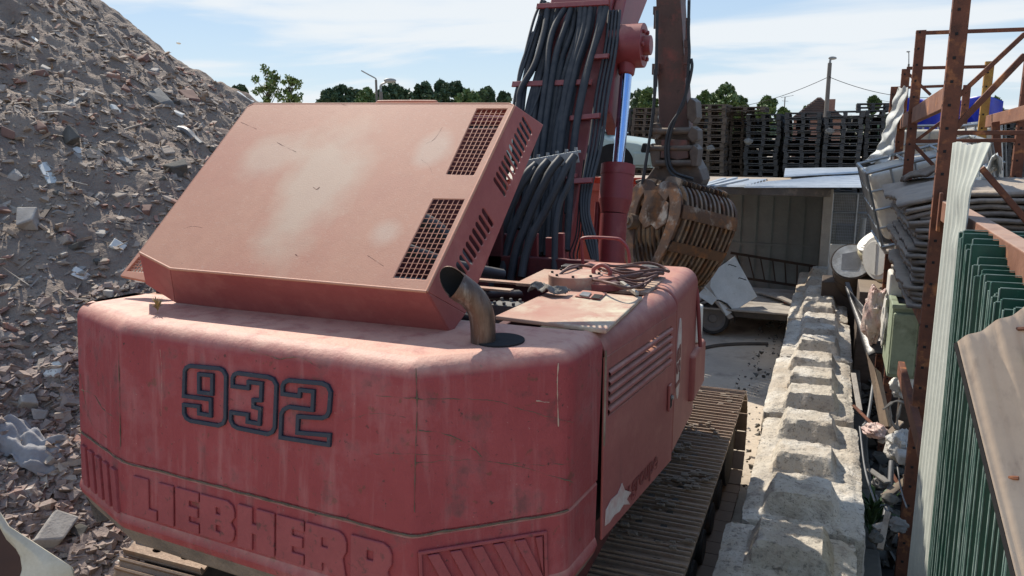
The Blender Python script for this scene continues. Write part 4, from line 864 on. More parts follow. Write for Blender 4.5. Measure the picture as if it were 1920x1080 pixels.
for pl in ([(1228, 130), (1226, 200), (1218, 260), (1208, 320), (1204, 345)], [(1232, 20), (1231, 90), (1229, 160), (1222, 230), (1212, 300), (1206, 340)], [(1292, 0), (1291, 60), (1292, 110), (1283, 190), (1255, 240), (1248, 290), (1258, 325), (1285, 338)], [(1296, 110), (1297, 130), (1285, 180), (1262, 235), (1253, 280), (1262, 320), (1300, 336)]):
    mb = MB(); mb.tube(spline([ony(*p, 11.55) for p in pl], 7), 0.022, 8); mb.build('stick_hose', M['rubber'], ST, smooth=60)
# quick-hitch bracket
def blob(name, secs, Y, dp, mat, par, bev=0.02):
    m = MB(); m.prism([ony(x, y, Y) for x, y in secs], (0.03, dp, 0)); return m.build(name, mat, par, bevel=bev)
HEAD = blob('grapple_head', [(1192, 345), (1190, 338), (1212, 334), (1232, 306), (1235, 290), (1226, 262), (1240, 240), (1292, 238), (1304, 262), (1302, 300), (1312, 318), (1318, 338), (1312, 352), (1290, 362), (1215, 355)], 11.72, 0.55, M['grapd'], EX)
for sec, Y, dp in (([(1232, 230), (1222, 232), (1221, 252), (1232, 262), (1242, 250)], 11.6, 0.1), ([(1294, 182), (1304, 190), (1306, 220), (1298, 232), (1288, 222), (1287, 196)], 11.6, 0.35), ([(1296, 236), (1308, 244), (1308, 262), (1298, 268), (1288, 255)], 11.55, 0.3), ([(1222, 268), (1216, 275), (1222, 312), (1236, 318), (1238, 285)], 11.6, 0.15), ([(1300, 270), (1309, 280), (1305, 312), (1296, 312), (1292, 285)], 11.55, 0.3)):
    blob('hitch_ear', sec, Y, dp, M['grapd'], HEAD, 0.015)
for y, x0, x1, r in ((246, 1225, 1308, 0.05), (278, 1220, 1308, 0.045), (306, 1230, 1306, 0.05)):
    mb = MB(); mb.cyl(ony(x0, y, 11.62), ony(x1, y, 11.62), r, n=14); mb.build('hitch_pin', M['grapd'], HEAD, smooth=40)
blob('hitch_cross_plate', [(1240, 262), (1288, 262), (1290, 296), (1270, 300), (1256, 296), (1238, 296)], 11.60, 0.06, M['stick'], HEAD, 0.008)
mb = MB(); pc = ony(1258, 345, 11.9); mb.cyl((pc.x, pc.y, pc.z - 0.06), (pc.x, pc.y, pc.z + 0.02), 0.48, n=36); mb.cyl((pc.x, pc.y, pc.z - 0.16), (pc.x, pc.y, pc.z - 0.06), 0.36, n=32); mb.build('rotator', M['grapd'], HEAD, smooth=40, bevel=0.01)
# grapple shells: axis from G0 (near left end plate) to G1
G0 = ony(1218, 440, 11.2); G1 = ony(1318, 462, 12.1)
ga = (G1 - G0); glen = ga.length; ga.normalize(); gz = Vector((0, 0, 1)); gz = (gz - ga * gz.dot(ga)).normalized(); go = ga.cross(gz)
if go.y > 0: go = -go     # outward, towards the camera
go = go.normalized()
def gp(t, o, z): return G0 + ga * (t * glen) + go * o + gz * z
# profile (outward, up) of the near shell: from the hinge, out over the crest, down to the lip
shellp = [(-0.15, 0.62), (0.06, 0.79), (0.30, 0.76), (0.47, 0.60), (0.53, 0.36), (0.49, 0.10), (0.40, -0.18), (0.25, -0.48), (0.05, -0.74)]
def shell(sgn_, mat, matl, name, lab):
    SH = None
    prof_ = [(p[0] * sgn_ + (0.0 if sgn_ > 0 else -0.12), p[1]) for p in shellp]
    sp = [(v.x, v.y) for v in spline([Vector((a, b, 0)) for a, b in prof_], 4)]
    m = MB()
    for (i0, i1, th) in ((14, 18, 0.05), (22, 25, 0.04), (30, 33, 0.05)):    # longitudinal bands
        out = [gp(0, sp[i][0] + 0.03 * sgn_, sp[i][1]) for i in range(i0, i1)]; m.loft([out, [p + ga * glen for p in out]], close=False)
    SH = m.build(name, mat, HEAD, solid=0.04, smooth=50)
    nrib = 12
    for k in range(1, nrib):
        t = k / nrib; m = MB(); rings_ = []
        for i, (a, b) in enumerate(sp):
            if sgn_ < 0 and i < 4: continue
            nx = sp[min(i + 1, len(sp) - 1)]; pv = sp[max(i - 1, 0)]; tx, tz = nx[0] - pv[0], nx[1] - pv[1]; l = math.hypot(tx, tz); nx_, nz_ = tz / l, -tx / l
            if (nx_ * sgn_) < 0 and i > 8: nx_, nz_ = -nx_, -nz_
            dd = 0.085 if 3 < i < 30 else 0.03
            c = gp(t, a, b); q = go * nx_ + gz * nz_
            rings_.append([c - ga * 0.020 - q * dd, c + ga * 0.020 - q * dd, c + ga * 0.020 + q * dd * 0.4, c - ga * 0.020 + q * dd * 0.4])
        m.loft(rings_, cap=True); m.build('grapple_rib', matl if k % 3 else mat, SH)
    for t in (-0.01, 1.0):
        m = MB(); outer = [gp(t, a, b) for a, b in sp]; inner = [gp(t, a * 0.62 - 0.02 * sgn_, b * 0.86) for a, b in sp[::-1]]
        if t > 0.5: m.prism(outer + inner, ga * 0.05)
        elif 0: m.prism(outer + [gp(t, 0.06 * sgn_, -0.50), gp(t, 0.22 * sgn_, -0.25), gp(t, 0.27 * sgn_, 0.0), gp(t, 0.10 * sgn_, 0.16), gp(t, -0.02 * sgn_, 0.06), gp(t, -0.14 * sgn_, 0.02), gp(t, -0.26 * sgn_, 0.16), gp(t, -0.24 * sgn_, 0.45)], ga * 0.05)
        else:
            m.prism(outer + inner[:-10] + [gp(t, 0.10 * sgn_, 0.20), gp(t, -0.12 * sgn_, 0.08), gp(t, -0.30 * sgn_, 0.20), gp(t, -0.26 * sgn_, 0.48)], ga * 0.05)
        m.build('end_plate', mat, SH, bevel=0.008)
    return SH
shell(1, M['grap'], M['grapl'], 'grapple_shell', '')
shell(-1, M['grap'], M['grapl'], 'grapple_shell', '')
mb = MB(); mb.prism([gp(0.05, -0.35, 0.55), gp(0.05, 0.10, 0.82), gp(0.05, 0.30, 0.66), gp(0.05, 0.10, 0.55)], ga * glen * 0.95); mb.build('grapple_frame', M['grapd'], HEAD, bevel=0.02)
hh = gp(-0.04, -0.42, 0.15); mb = MB(); mb.cyl(hh - ga * 0.06, hh + ga * 0.1, 0.12, n=20); mb.cyl(hh - ga * 0.09, hh, 0.06, n=12); mb.build('hinge_boss', M['grapl'], HEAD, smooth=40)

# ================================================================== concrete block wall
def conc_block(y0, y1, xo, ztop, label, seed, rot=0.0):
    m = MB(); y0 += 0.03; y1 -= 0.03; Ln = y1 - y0; nst = max(1, round(Ln / 0.73)); W = 0.395
    stud = [y0 + Ln * (k + 0.5) / nst for k in range(nst)]
    nside, ntop = 12, 30; nl = int(Ln / 0.035)
    def sstep(a, b, x): t = max(0, min(1, (x - a) / (b - a))); return t * t * (3 - 2 * t)
    def top(x, y):
        h = 0
        for i, sy in enumerate(stud):
            wob = 0.02 * math.sin(sy * 9 + seed)
            dx = abs(x + wob) ; dy = abs(y - sy); hx = 1 - sstep(0.18, 0.255, dx + 0.02 * noise.noise((x * 9, y * 9, seed))); hy = 1 - sstep(0.155, 0.24, dy + 0.02 * noise.noise((y * 9, x * 9, seed + 4)))
            h = max(h, 0.175 * min(hx, hy) * (0.85 + 0.3 * noise.noise((sy * 3, seed, 0))))
        return h
    rings = []
    for j in range(nl + 1):
        y = y0 + Ln * j / nl; e = min(j, nl - j) * Ln / nl; sh = 0.13 * (1 - min(1, e / 0.06)) ** 2
        ring = []
        for i in range(nside + 1): ring.append((-W - 0.03 * (1 - i / nside), y, 0.0 + (ztop - 0.03) * i / nside, -1))
        for i in range(ntop + 1): ring.append((-W + 0.03 + (2 * W - 0.06) * i / ntop, y, ztop, 0))
        for i in range(nside + 1): ring.append((W + 0.03 * i / nside, y, (ztop - 0.03) * (1 - i / nside), 1))
        out = []
        for x, yy, z, sd_ in ring:
            zz_ = z + (top(x, yy) if sd_ == 0 else 0) - (sh if sd_ == 0 else 0)
            edge = max(0, abs(x) - 0.30) / 0.1
            if sd_ == 0: zz_ -= 0.035 * min(1, edge) ** 2 * (1 + 1.2 * noise.noise((yy * 4, seed, x)))
            p = Vector((x * (1 - sh * 1.2), yy, zz_))
            nv = Vector((p.x + seed * 3, p.y, p.z)); d = 0.007 * fbm(nv, 4, 4) + 0.008 * fbm(nv, 19, 3)
            pit = fbm(nv + Vector((7, 0, 0)), 22, 2)
            if pit > 0.36: d -= 0.010
            if sd_ == 0: p.z += d
            else: p.x += d * sd_
            p.x += xo + rot * (p.y - y0)
            out.append(p)
        rings.append(out)
    m.loft(rings, close=False)
    nr = len(rings[0]); b = (len(rings) - 1) * nr
    m.f.append(tuple(reversed(range(nr)))); m.f.append(tuple(b + k for k in range(nr)))
    return tag(m.build('concrete_block', M['conc'], smooth=32, fix=False), label, 'concrete block', 'studded concrete blocks laid in a row as a wall beside the excavator')
bl = [(2.75, 5.08, -0.07, 0.83, 'studded concrete block nearest the camera at the bottom of the block wall'),
      (5.10, 7.28, 0.0, 0.80, 'studded concrete block second from the camera with white lime crust and a small red mark'),
      (7.30, 9.32, -0.03, 0.81, 'studded concrete block third from the camera beside the front end of the crawler track'),
      (9.34, 11.35, 0.0, 0.80, 'studded concrete block fourth from the camera with brown dusty studs'),
      (11.37, 13.35, -0.02, 0.80, 'studded concrete block fifth from the camera next to the trailer deck'),
      (13.37, 15.2, 0.0, 0.82, 'farthest studded concrete block at the end of the block wall near the drum')]
for i, (a, b, xo, zt, lb) in enumerate(bl): conc_block(a, b, xo - 0.02, zt, lb, i * 1.7 + 1)

# ================================================================== racking on the right
RK = thing('pallet_rack', 'tall rusty orange pallet racking of punched uprights and beams on the right', 'rack', (0.7, 6, 0))
def upright(x, y, z0, z1, mat='rust', w=0.085):
    h = MB(); h.bb(x - w / 2, x + w / 2, y - 0.03, y + 0.04, z0, z1); z = z0 + 0.1
    while z < z1:
        h.box((x - 0.012, y - 0.0315, z), (0.018, 0.003, 0.018)); h.box((x - w / 2 - 0.0015, y, z), (0.003, 0.016, 0.016)); z += 0.15
    U = h.build('upright', M[mat], RK); U.data.materials.append(M['dark'])
    for p_ in U.data.polygons:
        if p_.index >= 6: p_.material_index = 1
upright(0.70, 5.98, 0.0, 5.6, w=0.10); upright(0.70, 8.67, 0.0, 4.32); upright(0.70, 10.1, 0, 4.06); upright(0.70, 11.84, 0, 3.95)
upright(1.62, 8.67, 0, 4.32); upright(1.53, 10.2, 0, 4.12, 'yelrust'); upright(1.62, 5.98, 0, 5.6); upright(1.55, 11.84, 0, 3.95)
m = MB(); m.bar(onx(1700, 335, 0.7) + Vector((0.55, 0.4, 0)), onx(1700, 335, 0.7) + Vector((0.55, 0.4, -1)), 0.05, 0.05); 
def rbeam(name, a, b, w, h, mat='rust'): q = MB(); q.bar(a, b, w, h); return q.build(name, M[mat], RK, bevel=0.005)
rbeam('beam', (0.71, 10.1, 3.47), (0.71, 6.05, 3.62), 0.05, 0.15, 'rustbeam')
rbeam('beam', (1.56, 10.1, 3.47), (1.6, 6.05, 3.62), 0.05, 0.13, 'rustbeam')
rbeam('beam', (0.74, 6.0, 2.86), (0.76, 2.2, 2.87), 0.09, 0.13, 'rustbeam')
rbeam('beam', (1.62, 6.0, 2.86), (1.62, 2.2, 2.87), 0.09, 0.13, 'rustbeam')
rbeam('beam', onx(1689, 690, 0.66), onx(1735, 860, 0.66), 0.05, 0.12)
rbeam('beam', (0.72, 8.6, 2.00), (0.72, 6.05, 2.00), 0.05, 0.12); rbeam('beam', (1.6, 8.6, 2.00), (1.6, 6.05, 2.00), 0.05, 0.12)
rbeam('beam_bracket', (0.69, 5.93, 2.98), (0.69, 5.93, 2.72), 0.11, 0.02)
def brace(y, a, b, w=0.03): 
    p = ony(a[0], a[1], y); q = ony(b[0], b[1], y)
    return rbeam('brace', p, q, w, w)
brace(5.98, (1794, 183), (1922, 63)); brace(5.98, (1786, 245), (1922, 103), 0.04); brace(5.98, (1790, 249), (1922, 249)); brace(5.98, (1840, 315), (1945, 438), 0.04); brace(5.98, (1792, 335), (1840, 315)) if 0 else None
brace(8.67, (1727, 62), (1924, 55), 0.035); brace(8.67, (1713, 190), (1715, 192)) if 0 else None
brace(8.67, (1716, 265), (1905, 263), 0.035); brace(8.67, (1712, 268), (1790, 210), 0.03); brace(8.67, (1712, 270), (1750, 310), 0.035)
brace(10.1, (1700, 128), (1850, 125), 0.035); brace(10.1, (1703, 138), (1745, 178), 0.03); brace(11.84, (1677, 165), (1800, 160), 0.035); brace(11.84, (1680, 170), (1700, 185), 0.03)
q = ony(1866, 250, 9.2); rbeam('brace', ony(1866, 228, 9.2), ony(1872, 320, 9.2), 0.07, 0.07)
# stack of curved fibre cement sheets lying in the rack
def sheet_layer(z, seed, curl, x0, x1, y0, y1, name='sheet'):
    m = MB()
    def fn(u, v):
        x = x0 + (x1 - x0) * u + 0.03 * noise.noise((v * 6, seed, 1)) * (1 - u); y = y0 + (y1 - y0) * v + 0.03 * noise.noise((u * 5, seed, 2))
        dr = curl * max(0, 1 - u / 0.30) ** 2 * (0.6 + 0.6 * noise.noise((v * 3, seed, 5)) + 0.4)
        return (x, y, z - dr + 0.008 * math.sin(y * 34) + 0.012 * fbm((x, y, seed), 5, 3))
    m.grid(fn, 26, 26); return m
rnd = random.Random(5)
for k in range(19):
    z = 2.10 + k * 0.047
    curl = 0.0 if k < 13 else (k - 12) * 0.022
    dx = rnd.uniform(-0.04, 0.05) + (0.0 if k < 15 else -0.03 * (k - 15))
    o = sheet_layer(z, k * 2.3, curl, 0.585 + dx, 2.5, 6.35 + rnd.uniform(-0.03, 0.03), 8.3, 'sheet').build('roofing_sheet', M['eternit'], smooth=60, solid=0.034)
    tag(o, 'broken curled grey sheet on top of the stack of roofing sheets in the rusty rack' if k == 18 else ORD[18 - k] + ' grey roofing sheet from the top of the stack in the rusty rack', 'roofing sheet', 'grey roofing sheets stacked in the rack')
mm = MB(); mm.grid(lambda u, v: (0.62 + 0.55 * u, 7.9 + 0.5 * v, 2.93 + 0.12 * math.sin(u * 2.5) + 0.05 * fbm((u * 3, v * 3, 0), 1.5, 4)), 24, 16); tag(mm.build('broken_sheet', M['woodb'], smooth=50, solid=0.02), 'splintered brown sheet curling up at the left of the roofing sheet stack', 'broken sheet')
mm = MB(); mm.grid(lambda u, v: (0.98 + 0.35 * u + 0.1 * v, 7.7 + 0.6 * v, 3.08 + 0.13 * math.sin(u * 9) * (1 - v) + 0.08 * fbm((u * 3, v * 3, 4), 2.2, 4) - 0.05 * u), 30, 20); tag(mm.build('crumpled_foil', M['white'], smooth=40, solid=0.01), 'crumpled pale sheet lying on top of the roofing sheet stack between two rusty uprights', 'crumpled sheet')
# white ribbed sheet standing in front of the upright
def ribbed(A, B, z0, z1, depth, nrib, topfn=None, fl=0.5):
    A = Vector(A); B = Vector(B); d = (B - A); l = d.length; d.normalize(); nrm = Vector((-d.y, d.x, 0)).normalized()
    nu = nrib * 6
    def fn(u, v):
        ph = (u * nrib) % 1.0; w = max(0, min(1, (0.5 - abs(ph - 0.5)) * 8 - 1.0)); 
        p = A + d * (u * l) + nrm * (depth * w); zt_ = z1 if topfn is None else z1 + topfn(u)
        return Vector((p.x, p.y, z0 + (zt_ - z0) * v))
    return fn, nu
wa = onx(1790, 268, 0.62); wb = onx(1826, 440, 0.68)
m = MB(); fn, nu = ribbed((0.615, wa.y + 0.02, 0), (0.665, 4.60, 0), 0, wa.z, 0.009, 6)
def fnw(u, v):
    p = fn(u, v); k = max(0, v - 0.93) / 0.07
    p.x += 0.07 * k * u * u; p.z += 0.008 * math.sin(u * 9) * k
    de = math.exp(-((u - 0.55) / 0.2) ** 2 - ((v - 0.88) / 0.06) ** 2); p.x -= 0.010 * de * math.sin(v * 70)
    return p
M['sheetgrey'] = mk('pale_grey_green_sheet', (0.58, 0.60, 0.53), (0.50, 0.52, 0.46), 3, 0.55, 0.15, streak=[((0.26, 0.26, 0.22), (14, 14, 1.0), 0.55, 0.75, 0.5)])
m.grid(fnw, nu, 60); tag(m.build('white_sheet', M['sheetgrey'], smooth=40, solid=0.006), 'tall white ribbed metal sheet standing in front of the rusty upright, top bent over', 'metal sheet')
# green sheets on edge
NG = 39
for k in range(NG):
    t = k / (NG - 1); y = 4.34 - 1.75 * t + 0.02 * math.sin(k * 5.1); x0 = 0.605 - 0.03 * t + 0.012 * math.sin(k * 3.3); ztop = 2.90 - 0.025 * math.sin(k * 2.2) - (0.06 if k > 12 else 0) - 0.05 * t
    lean = 0.05; m = MB(); nr_ = 4
    def gfn(u, v, x0=x0, y=y, ztop=ztop, k=k):
        ph = (u * nr_) % 1.0; w = max(0, min(1, (0.5 - abs(ph - 0.5)) * 6 - 0.8))
        return Vector((x0 + 0.04 * (1 - v) + 0.95 * u, y - 0.24 * u * 0.0 - 0.016 * w + 0.02 * (1 - v) * math.sin(k * 1.9), 0.02 + (ztop - 0.02) * v + 0.0))
    m.grid(gfn, 24, 10); G = m.build('green_sheet', M['green'], smooth=30, solid=0.004)
    lb = ORD[k] + ' green ribbed sheet from the tall white sheet in the row under the beam'
    tag(G, lb, 'metal sheet', 'green ribbed sheets standing on edge in a row')
    m = MB(); q0 = gfn(0, 0); q1 = gfn(0, 1); m.bar(q0 + Vector((-0.003, 0, 0)), q1 + Vector((-0.003, 0, 0)), 0.004, 0.012, up=(0, 1, 0))
    m.bar(gfn(0, 1) + Vector((0, 0, 0.003)), gfn(1, 1) + Vector((0, 0, 0.003)), 0.006, 0.003); m.build('folded_edge', M['greenedge'], G)
m = MB()   # torn strip of green foil hanging on the sheets
def foil(u, v):
    p = onp(1812 - 18 * v + 16 * u * (1 - 0.5 * v), 850 + 190 * v, (0, 3.9, 0), (0, 1, 0)); return p + Vector((-0.01 - 0.02 * math.sin(u * 8 + v * 9), -0.02 * math.sin(v * 14 + u * 3), 0))
m.grid(foil, 10, 26); tag(m.build('green_foil', M['green'], smooth=60, solid=0.002), 'crumpled strip of shiny green film hanging from the green sheets', 'film')
# beige ribbed sheet, near right
m = MB()
A0 = ony(1795, 641, 2.62); B0 = ony(1912, 1110, 2.25); A1 = ony(2090, 492, 2.75); B1 = ony(2215, 960, 2.40)
bn = (A1 - A0).cross(B0 - A0).normalized()
if bn.y > 0: bn = -bn
def bfn(u, v):
    p = A0.lerp(A1, u).lerp(B0.lerp(B1, u), v); ph = (u * 5) % 1.0; w = max(0, min(1, (0.5 - abs(ph - 0.5)) * 7 - 1.2)); jag = 0.018 * math.sin(ph * 6.28) if v == 0 else 0
    return p + bn * (0.007 * w) + Vector((0, 0, jag * .3))
m.grid(bfn, 60, 20); BS = m.build('beige_sheet', M['beige'], smooth=30, solid=0.005); tag(BS, 'beige ribbed roofing sheet with screw holes leaning against the green sheets at the right edge', 'metal sheet')
m = MB(); m.bar(A0 - bn * 0.01, B0 - bn * 0.01, 0.012, 0.02); m.build('dark_edge', M['dark'], BS)
for (x, y) in ((1905, 617), (1885, 895)):
    c = onp(x, y, A0, bn); m = MB(); m.cyl(c, c + bn * 0.015 + Vector((0.03, 0, 0)), 0.006, n=6); m.build('screw', M['rust'], BS)
# torn white sheet hanging on the far upright
Lp = [(1683, 165), (1672, 200), (1660, 235), (1652, 262), (1640, 285), (1622, 300)]; Rp = [(1702, 162), (1694, 205), (1680, 245), (1676, 280), (1666, 300), (1648, 312)]
Ls_ = spline([ony(*p, 10.0) for p in Lp], 6); Rs_ = spline([ony(*p, 9.8) for p in Rp], 6)
m = MB(); nn_ = len(Ls_)
m.grid(lambda u, v: Ls_[min(nn_ - 1, int(round(v * (nn_ - 1))))].lerp(Rs_[min(nn_ - 1, int(round(v * (nn_ - 1))))], u) + Vector((0.010 * math.sin(v * 34), 0.025 * math.sin(u * 9 + v * 26), 0.012 * math.sin(u * 12))), 12, nn_ - 1)
tag(m.build('torn_sheet', M['white'], smooth=60, solid=0.008), 'torn crinkled white sheet hanging from the far rusty upright above the yard', 'torn sheet')
# IBC containers
def ibc(c, size, rot, label):
    T = thing('bulk_container', label, 'tank', c, 'white plastic bulk containers in wire cages')
    R = Euler(rot).to_matrix(); C = Vector(c); sx_, sy_, sz_ = size
    m = MB(); m.box(C, (sx_ * 0.94, sy_ * 0.94, sz_ * 0.90), rot=rot); m.build('bottle', M['ibc'], T, bevel=0.07, seg=4, smooth=60)
    m = MB(); P = lambda x, y, z: C + R @ Vector((x * sx_ / 2, y * sy_ / 2, z * sz_ / 2))
    for z in (-1, -0.5, 0, 0.5, 1):
        for a, b in (((-1, -1), (1, -1)), ((1, -1), (1, 1)), ((1, 1), (-1, 1)), ((-1, 1), (-1, -1))): m.tube([P(*a, z), P(*b, z)], 0.013 if abs(z) < 1 else 0.02, 6)
    for k in range(6):
        t = -1 + 2 * k / 5
        for s in (-1, 1): m.tube([P(t, s, -1), P(t, s, 1)], 0.013, 6); m.tube([P(s, t, -1), P(s, t, 1)], 0.013, 6)
    for k in (-0.3, 0.3): m.tube([P(k, -1, 1), P(k, 1, 1)], 0.013, 6)
    m.build('cage', M['galv'], T, smooth=60)
    m = MB(); 
    for t in (-0.9, 0, 0.9): m.bar(P(t, -1, -1.12), P(t, 1, -1.12), 0.09, 0.09)
    m.build('base', M['steel'], T)
    return T
_a = ony(1656, 318, 9.35); _b = ony(1792, 268, 9.35)
ibc(((_a.x + _b.x) / 2 + 0.12, 9.45, (_a.z + _b.z) / 2 - 0.36), (1.15, 0.9, 0.80), (rad(4), rad(-16), rad(3)), 'tilted caged white plastic container nearest the camera behind the torn roofing sheets')
_a = ony(1690, 236, 12.2); _b = ony(1800, 232, 12.2)
ibc(((_a.x + _b.x) / 2 + .1, 12.6, _a.z - 0.5), (_b.x - _a.x + .25, 0.9, 1.0), (0, rad(-1), 0), 'stained caged container standing behind the tilted one under the blue tarp')
_a = ony(1800, 232, 11.2); _b = ony(1893, 232, 11.2)
ibc(((_a.x + _b.x) / 2, 11.7, _a.z - 0.5), (_b.x - _a.x, 0.9, 1.0), (0, rad(-7), rad(3)), 'caged white container at the far right of the caged containers behind the slanted brace')
for (x0, x1, y0, y1, z1, lb) in ((0.85, 1.75, 9.0, 9.9, 2.05, 'weathered wooden crate under the tilted caged container'), (1.25, 2.0, 12.2, 13.0, 2.42, 'weathered wooden crate under the middle caged container'), (1.95, 2.6, 11.3, 12.1, 2.40, 'weathered wooden crate under the far right caged container')):
    m = MB(); m.bb(x0, x1, y0, y1, 0, z1); tag(m.build('crate', M['woodb'], bevel=0.02), lb, 'crate')
m = MB(); m.grid(lambda u, v: (1.0 + 1.35 * u, 14.0 + 0.12 * math.sin(u * 14) - 0.6 * v * 0, 3.83 - 0.45 * v + 0.05 * math.sin(u * 9 + 1)), 40, 14); tag(m.build('blue_tarp', M['blue'], smooth=60, solid=0.03), 'bright blue tarpaulin hanging behind the rusty rack above the caged containers', 'tarpaulin')

# ================================================================== clutter in the gap beside the block wall
yb = 0.0
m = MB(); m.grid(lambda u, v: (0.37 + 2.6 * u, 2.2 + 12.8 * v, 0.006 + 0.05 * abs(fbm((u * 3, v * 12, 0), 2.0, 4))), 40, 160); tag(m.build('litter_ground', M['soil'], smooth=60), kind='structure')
rn = random.Random(11)
yy = 2.9; i = 0
while yy < 11:
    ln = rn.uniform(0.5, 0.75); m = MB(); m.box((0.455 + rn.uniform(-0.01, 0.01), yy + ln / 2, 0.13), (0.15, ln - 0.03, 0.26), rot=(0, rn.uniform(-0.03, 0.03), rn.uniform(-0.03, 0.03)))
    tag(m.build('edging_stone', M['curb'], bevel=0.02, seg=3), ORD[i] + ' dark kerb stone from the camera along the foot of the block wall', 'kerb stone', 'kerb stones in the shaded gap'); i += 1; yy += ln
def scat(n, x0, x1, y0, y1, s0, s1, name, mat):
    mb = MB()
    for _ in range(n):
        s = s0 + (s1 - s0) * rn.random() ** 2; x = rn.uniform(x0, x1); y = rn.uniform(y0, y1)
        mb.add([Vector((x, y, 0.05 + s * .3)) + Euler((rn.uniform(-.6, .6), rn.uniform(-.6, .6), rn.uniform(0, 6))).to_matrix() @ Vector((a * s * rn.uniform(.6, 1.5), b * s * rn.uniform(.6, 1.1), c * s * rn.uniform(.4, .8))) for a in (-1, 1) for b in (-1, 1) for c in (-1, 1)], CUBE_F)
    return tag(mb.build(name, M[mat], fix=False), kind='stuff')
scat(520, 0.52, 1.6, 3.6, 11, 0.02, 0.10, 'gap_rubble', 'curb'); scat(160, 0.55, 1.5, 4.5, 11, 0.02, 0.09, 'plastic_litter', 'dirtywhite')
scat(700, -1.0, 0.4, 6.5, 17, 0.006, 0.03, 'yard_gravel', 'curb')
# pipes
for pl, r, lb in (([ony(1672, 865, 6.2), ony(1668, 920, 6.0), ony(1660, 968, 5.8)], 0.02, 'short grey plastic pipe pointing down in the dark gap under the white bag'), ([ony(1612, 800, 6.6), ony(1622, 880, 6.1), ony(1640, 940, 5.6)], 0.007, 'thin bent grey pipe beside the kerb stones in the gap'), ([ony(1682, 870, 6.2), ony(1690, 920, 5.9), ony(1700, 952, 5.7)], 0.006, 'thin grey hose beside the lower end of the rusty upright'), ([ony(1640, 700, 8), ony(1628, 780, 7.5), ony(1618, 800, 7.3)], 0.014, 'pale grey pipe lying behind the cardboard strip')):
    m = MB(); m.tube(spline(pl, 6), r, 10); tag(m.build('pipe', M['pipe'], smooth=60), lb, 'pipe')
# green grey bin
b0 = ony(1660, 705, 7.6); b1 = ony(1733, 705, 7.6); zt_ = ony(1660, 572, 7.6).z; zb_ = b0.z
BIN = thing('plastic_bin', 'mossy pale green plastic bin with a hand grip hanging beside the rusty upright', 'bin', ((b0.x + b1.x) / 2, 7.8, zb_))
x0, x1 = b0.x, b1.x; m = MB(); w_ = 0.02
m.bb(x0 + .03, x1 - .03, 7.6, 7.62, zb_, zt_); m.bb(x0 + .03, x1 - .03, 8.28, 8.3, zb_, zt_); m.bb(x0 + .01, x0 + .03, 7.6, 8.3, zb_, zt_); m.bb(x1 - .03, x1 - .01, 7.6, 8.3, zb_, zt_); m.bb(x0 + .02, x1 - .02, 7.61, 8.29, zb_ - .01, zb_ + .02)
m.build('shell', M['bin'], BIN, bevel=0.006)
m = MB(); m.bb(x0, x1, 7.56, 7.62, zt_ - 0.02, zt_ + 0.02); m.bb(x0, x0 + .06, 7.62, 8.32, zt_ - .02, zt_ + .02); m.bb(x1 - .05, x1, 7.62, 8.32, zt_ - .02, zt_ + .02); m.build('rim', M['bin'], BIN, bevel=0.008)
m = MB(); m.bb(x0 + .02, x0 + .22, 7.55, 7.60, zb_ + .03, zt_ - 0.06); m.build('front_panel', M['bin'], BIN, bevel=0.012)
m = MB(); m.bb(x0 - 0.01, x0 + .14, 8.0, 8.32, zt_ + 0.0, zt_ + 0.22); tag(m.build('foam_block', M['lid'], bevel=0.02), 'cream foam block standing upright in the pale green bin', 'foam block')
m = MB(); m.box(((x0 + x1) / 2 + .06, 8.35, zt_ + 0.06), (0.28, 0.8, 0.03), rot=(rad(16), 0, 0)); tag(m.build('grey_board', M['pipe'], bevel=0.004), 'grey dusty board leaning out of the pale green bin', 'board')
# sheet pile / plastic bags
def bagmesh(c, s, seed, n=22):
    m = MB(); C = Vector(c)
    def fn(u, v):
        a = u * 2 * math.pi; b = v * math.pi; d = Vector((math.sin(b) * math.cos(a), math.sin(b) * math.sin(a), math.cos(b)))
        r = 1 + 0.30 * fbm(d, 1.6, 4, seed) - 0.22 * abs(fbm(d, 3.4, 3, seed + 3)) - 0.10 * abs(fbm(d, 8.0, 2, seed + 6)); return C + Vector((d.x * s[0] * r, d.y * s[1] * r, d.z * s[2] * r))
    m.grid(fn, n * 2, n); return m
tag(bagmesh(ony(1641, 590, 8.6), (0.13, 0.16, 0.30), 3).build('plastic_bag', M['bag'], smooth=40), 'crumpled translucent plastic bag with pink stains hanging left of the green bin', 'bag')
tag(bagmesh(ony(1660, 600, 8.1), (0.04, 0.1, 0.30), 8).build('plastic_bag', M['lid'], smooth=40), 'thin white plastic bag squeezed against the left side of the green bin', 'bag')
tag(bagmesh(ony(1694, 838, 6.3), (0.13, 0.16, 0.13), 5).build('woven_bag', M['whitebag'], smooth=40), 'crumpled sunlit white woven bag lying in the gap below the green bin', 'bag')
m = MB(); q = ony(1705, 858, 6.1); m.box(q, (0.17, 0.14, 0.08), rot=(0, 0, 0.1)); tag(m.build('foam_piece', M['whitebag'], bevel=0.015), 'squared white foam piece under the woven bag', 'foam piece')
tag(bagmesh(ony(1640, 808, 6.8), (0.10, 0.12, 0.06), 9).build('red_bag', M['bag'], smooth=40), 'crumpled reddish bag in the shade beside the kerb stones', 'bag')
tag(bagmesh(ony(1690, 722, 8.2), (0.11, 0.12, 0.12), 12).build('blue_white_bag', M['lid'], smooth=40), 'rounded bluish white bag below the green bin', 'bag')
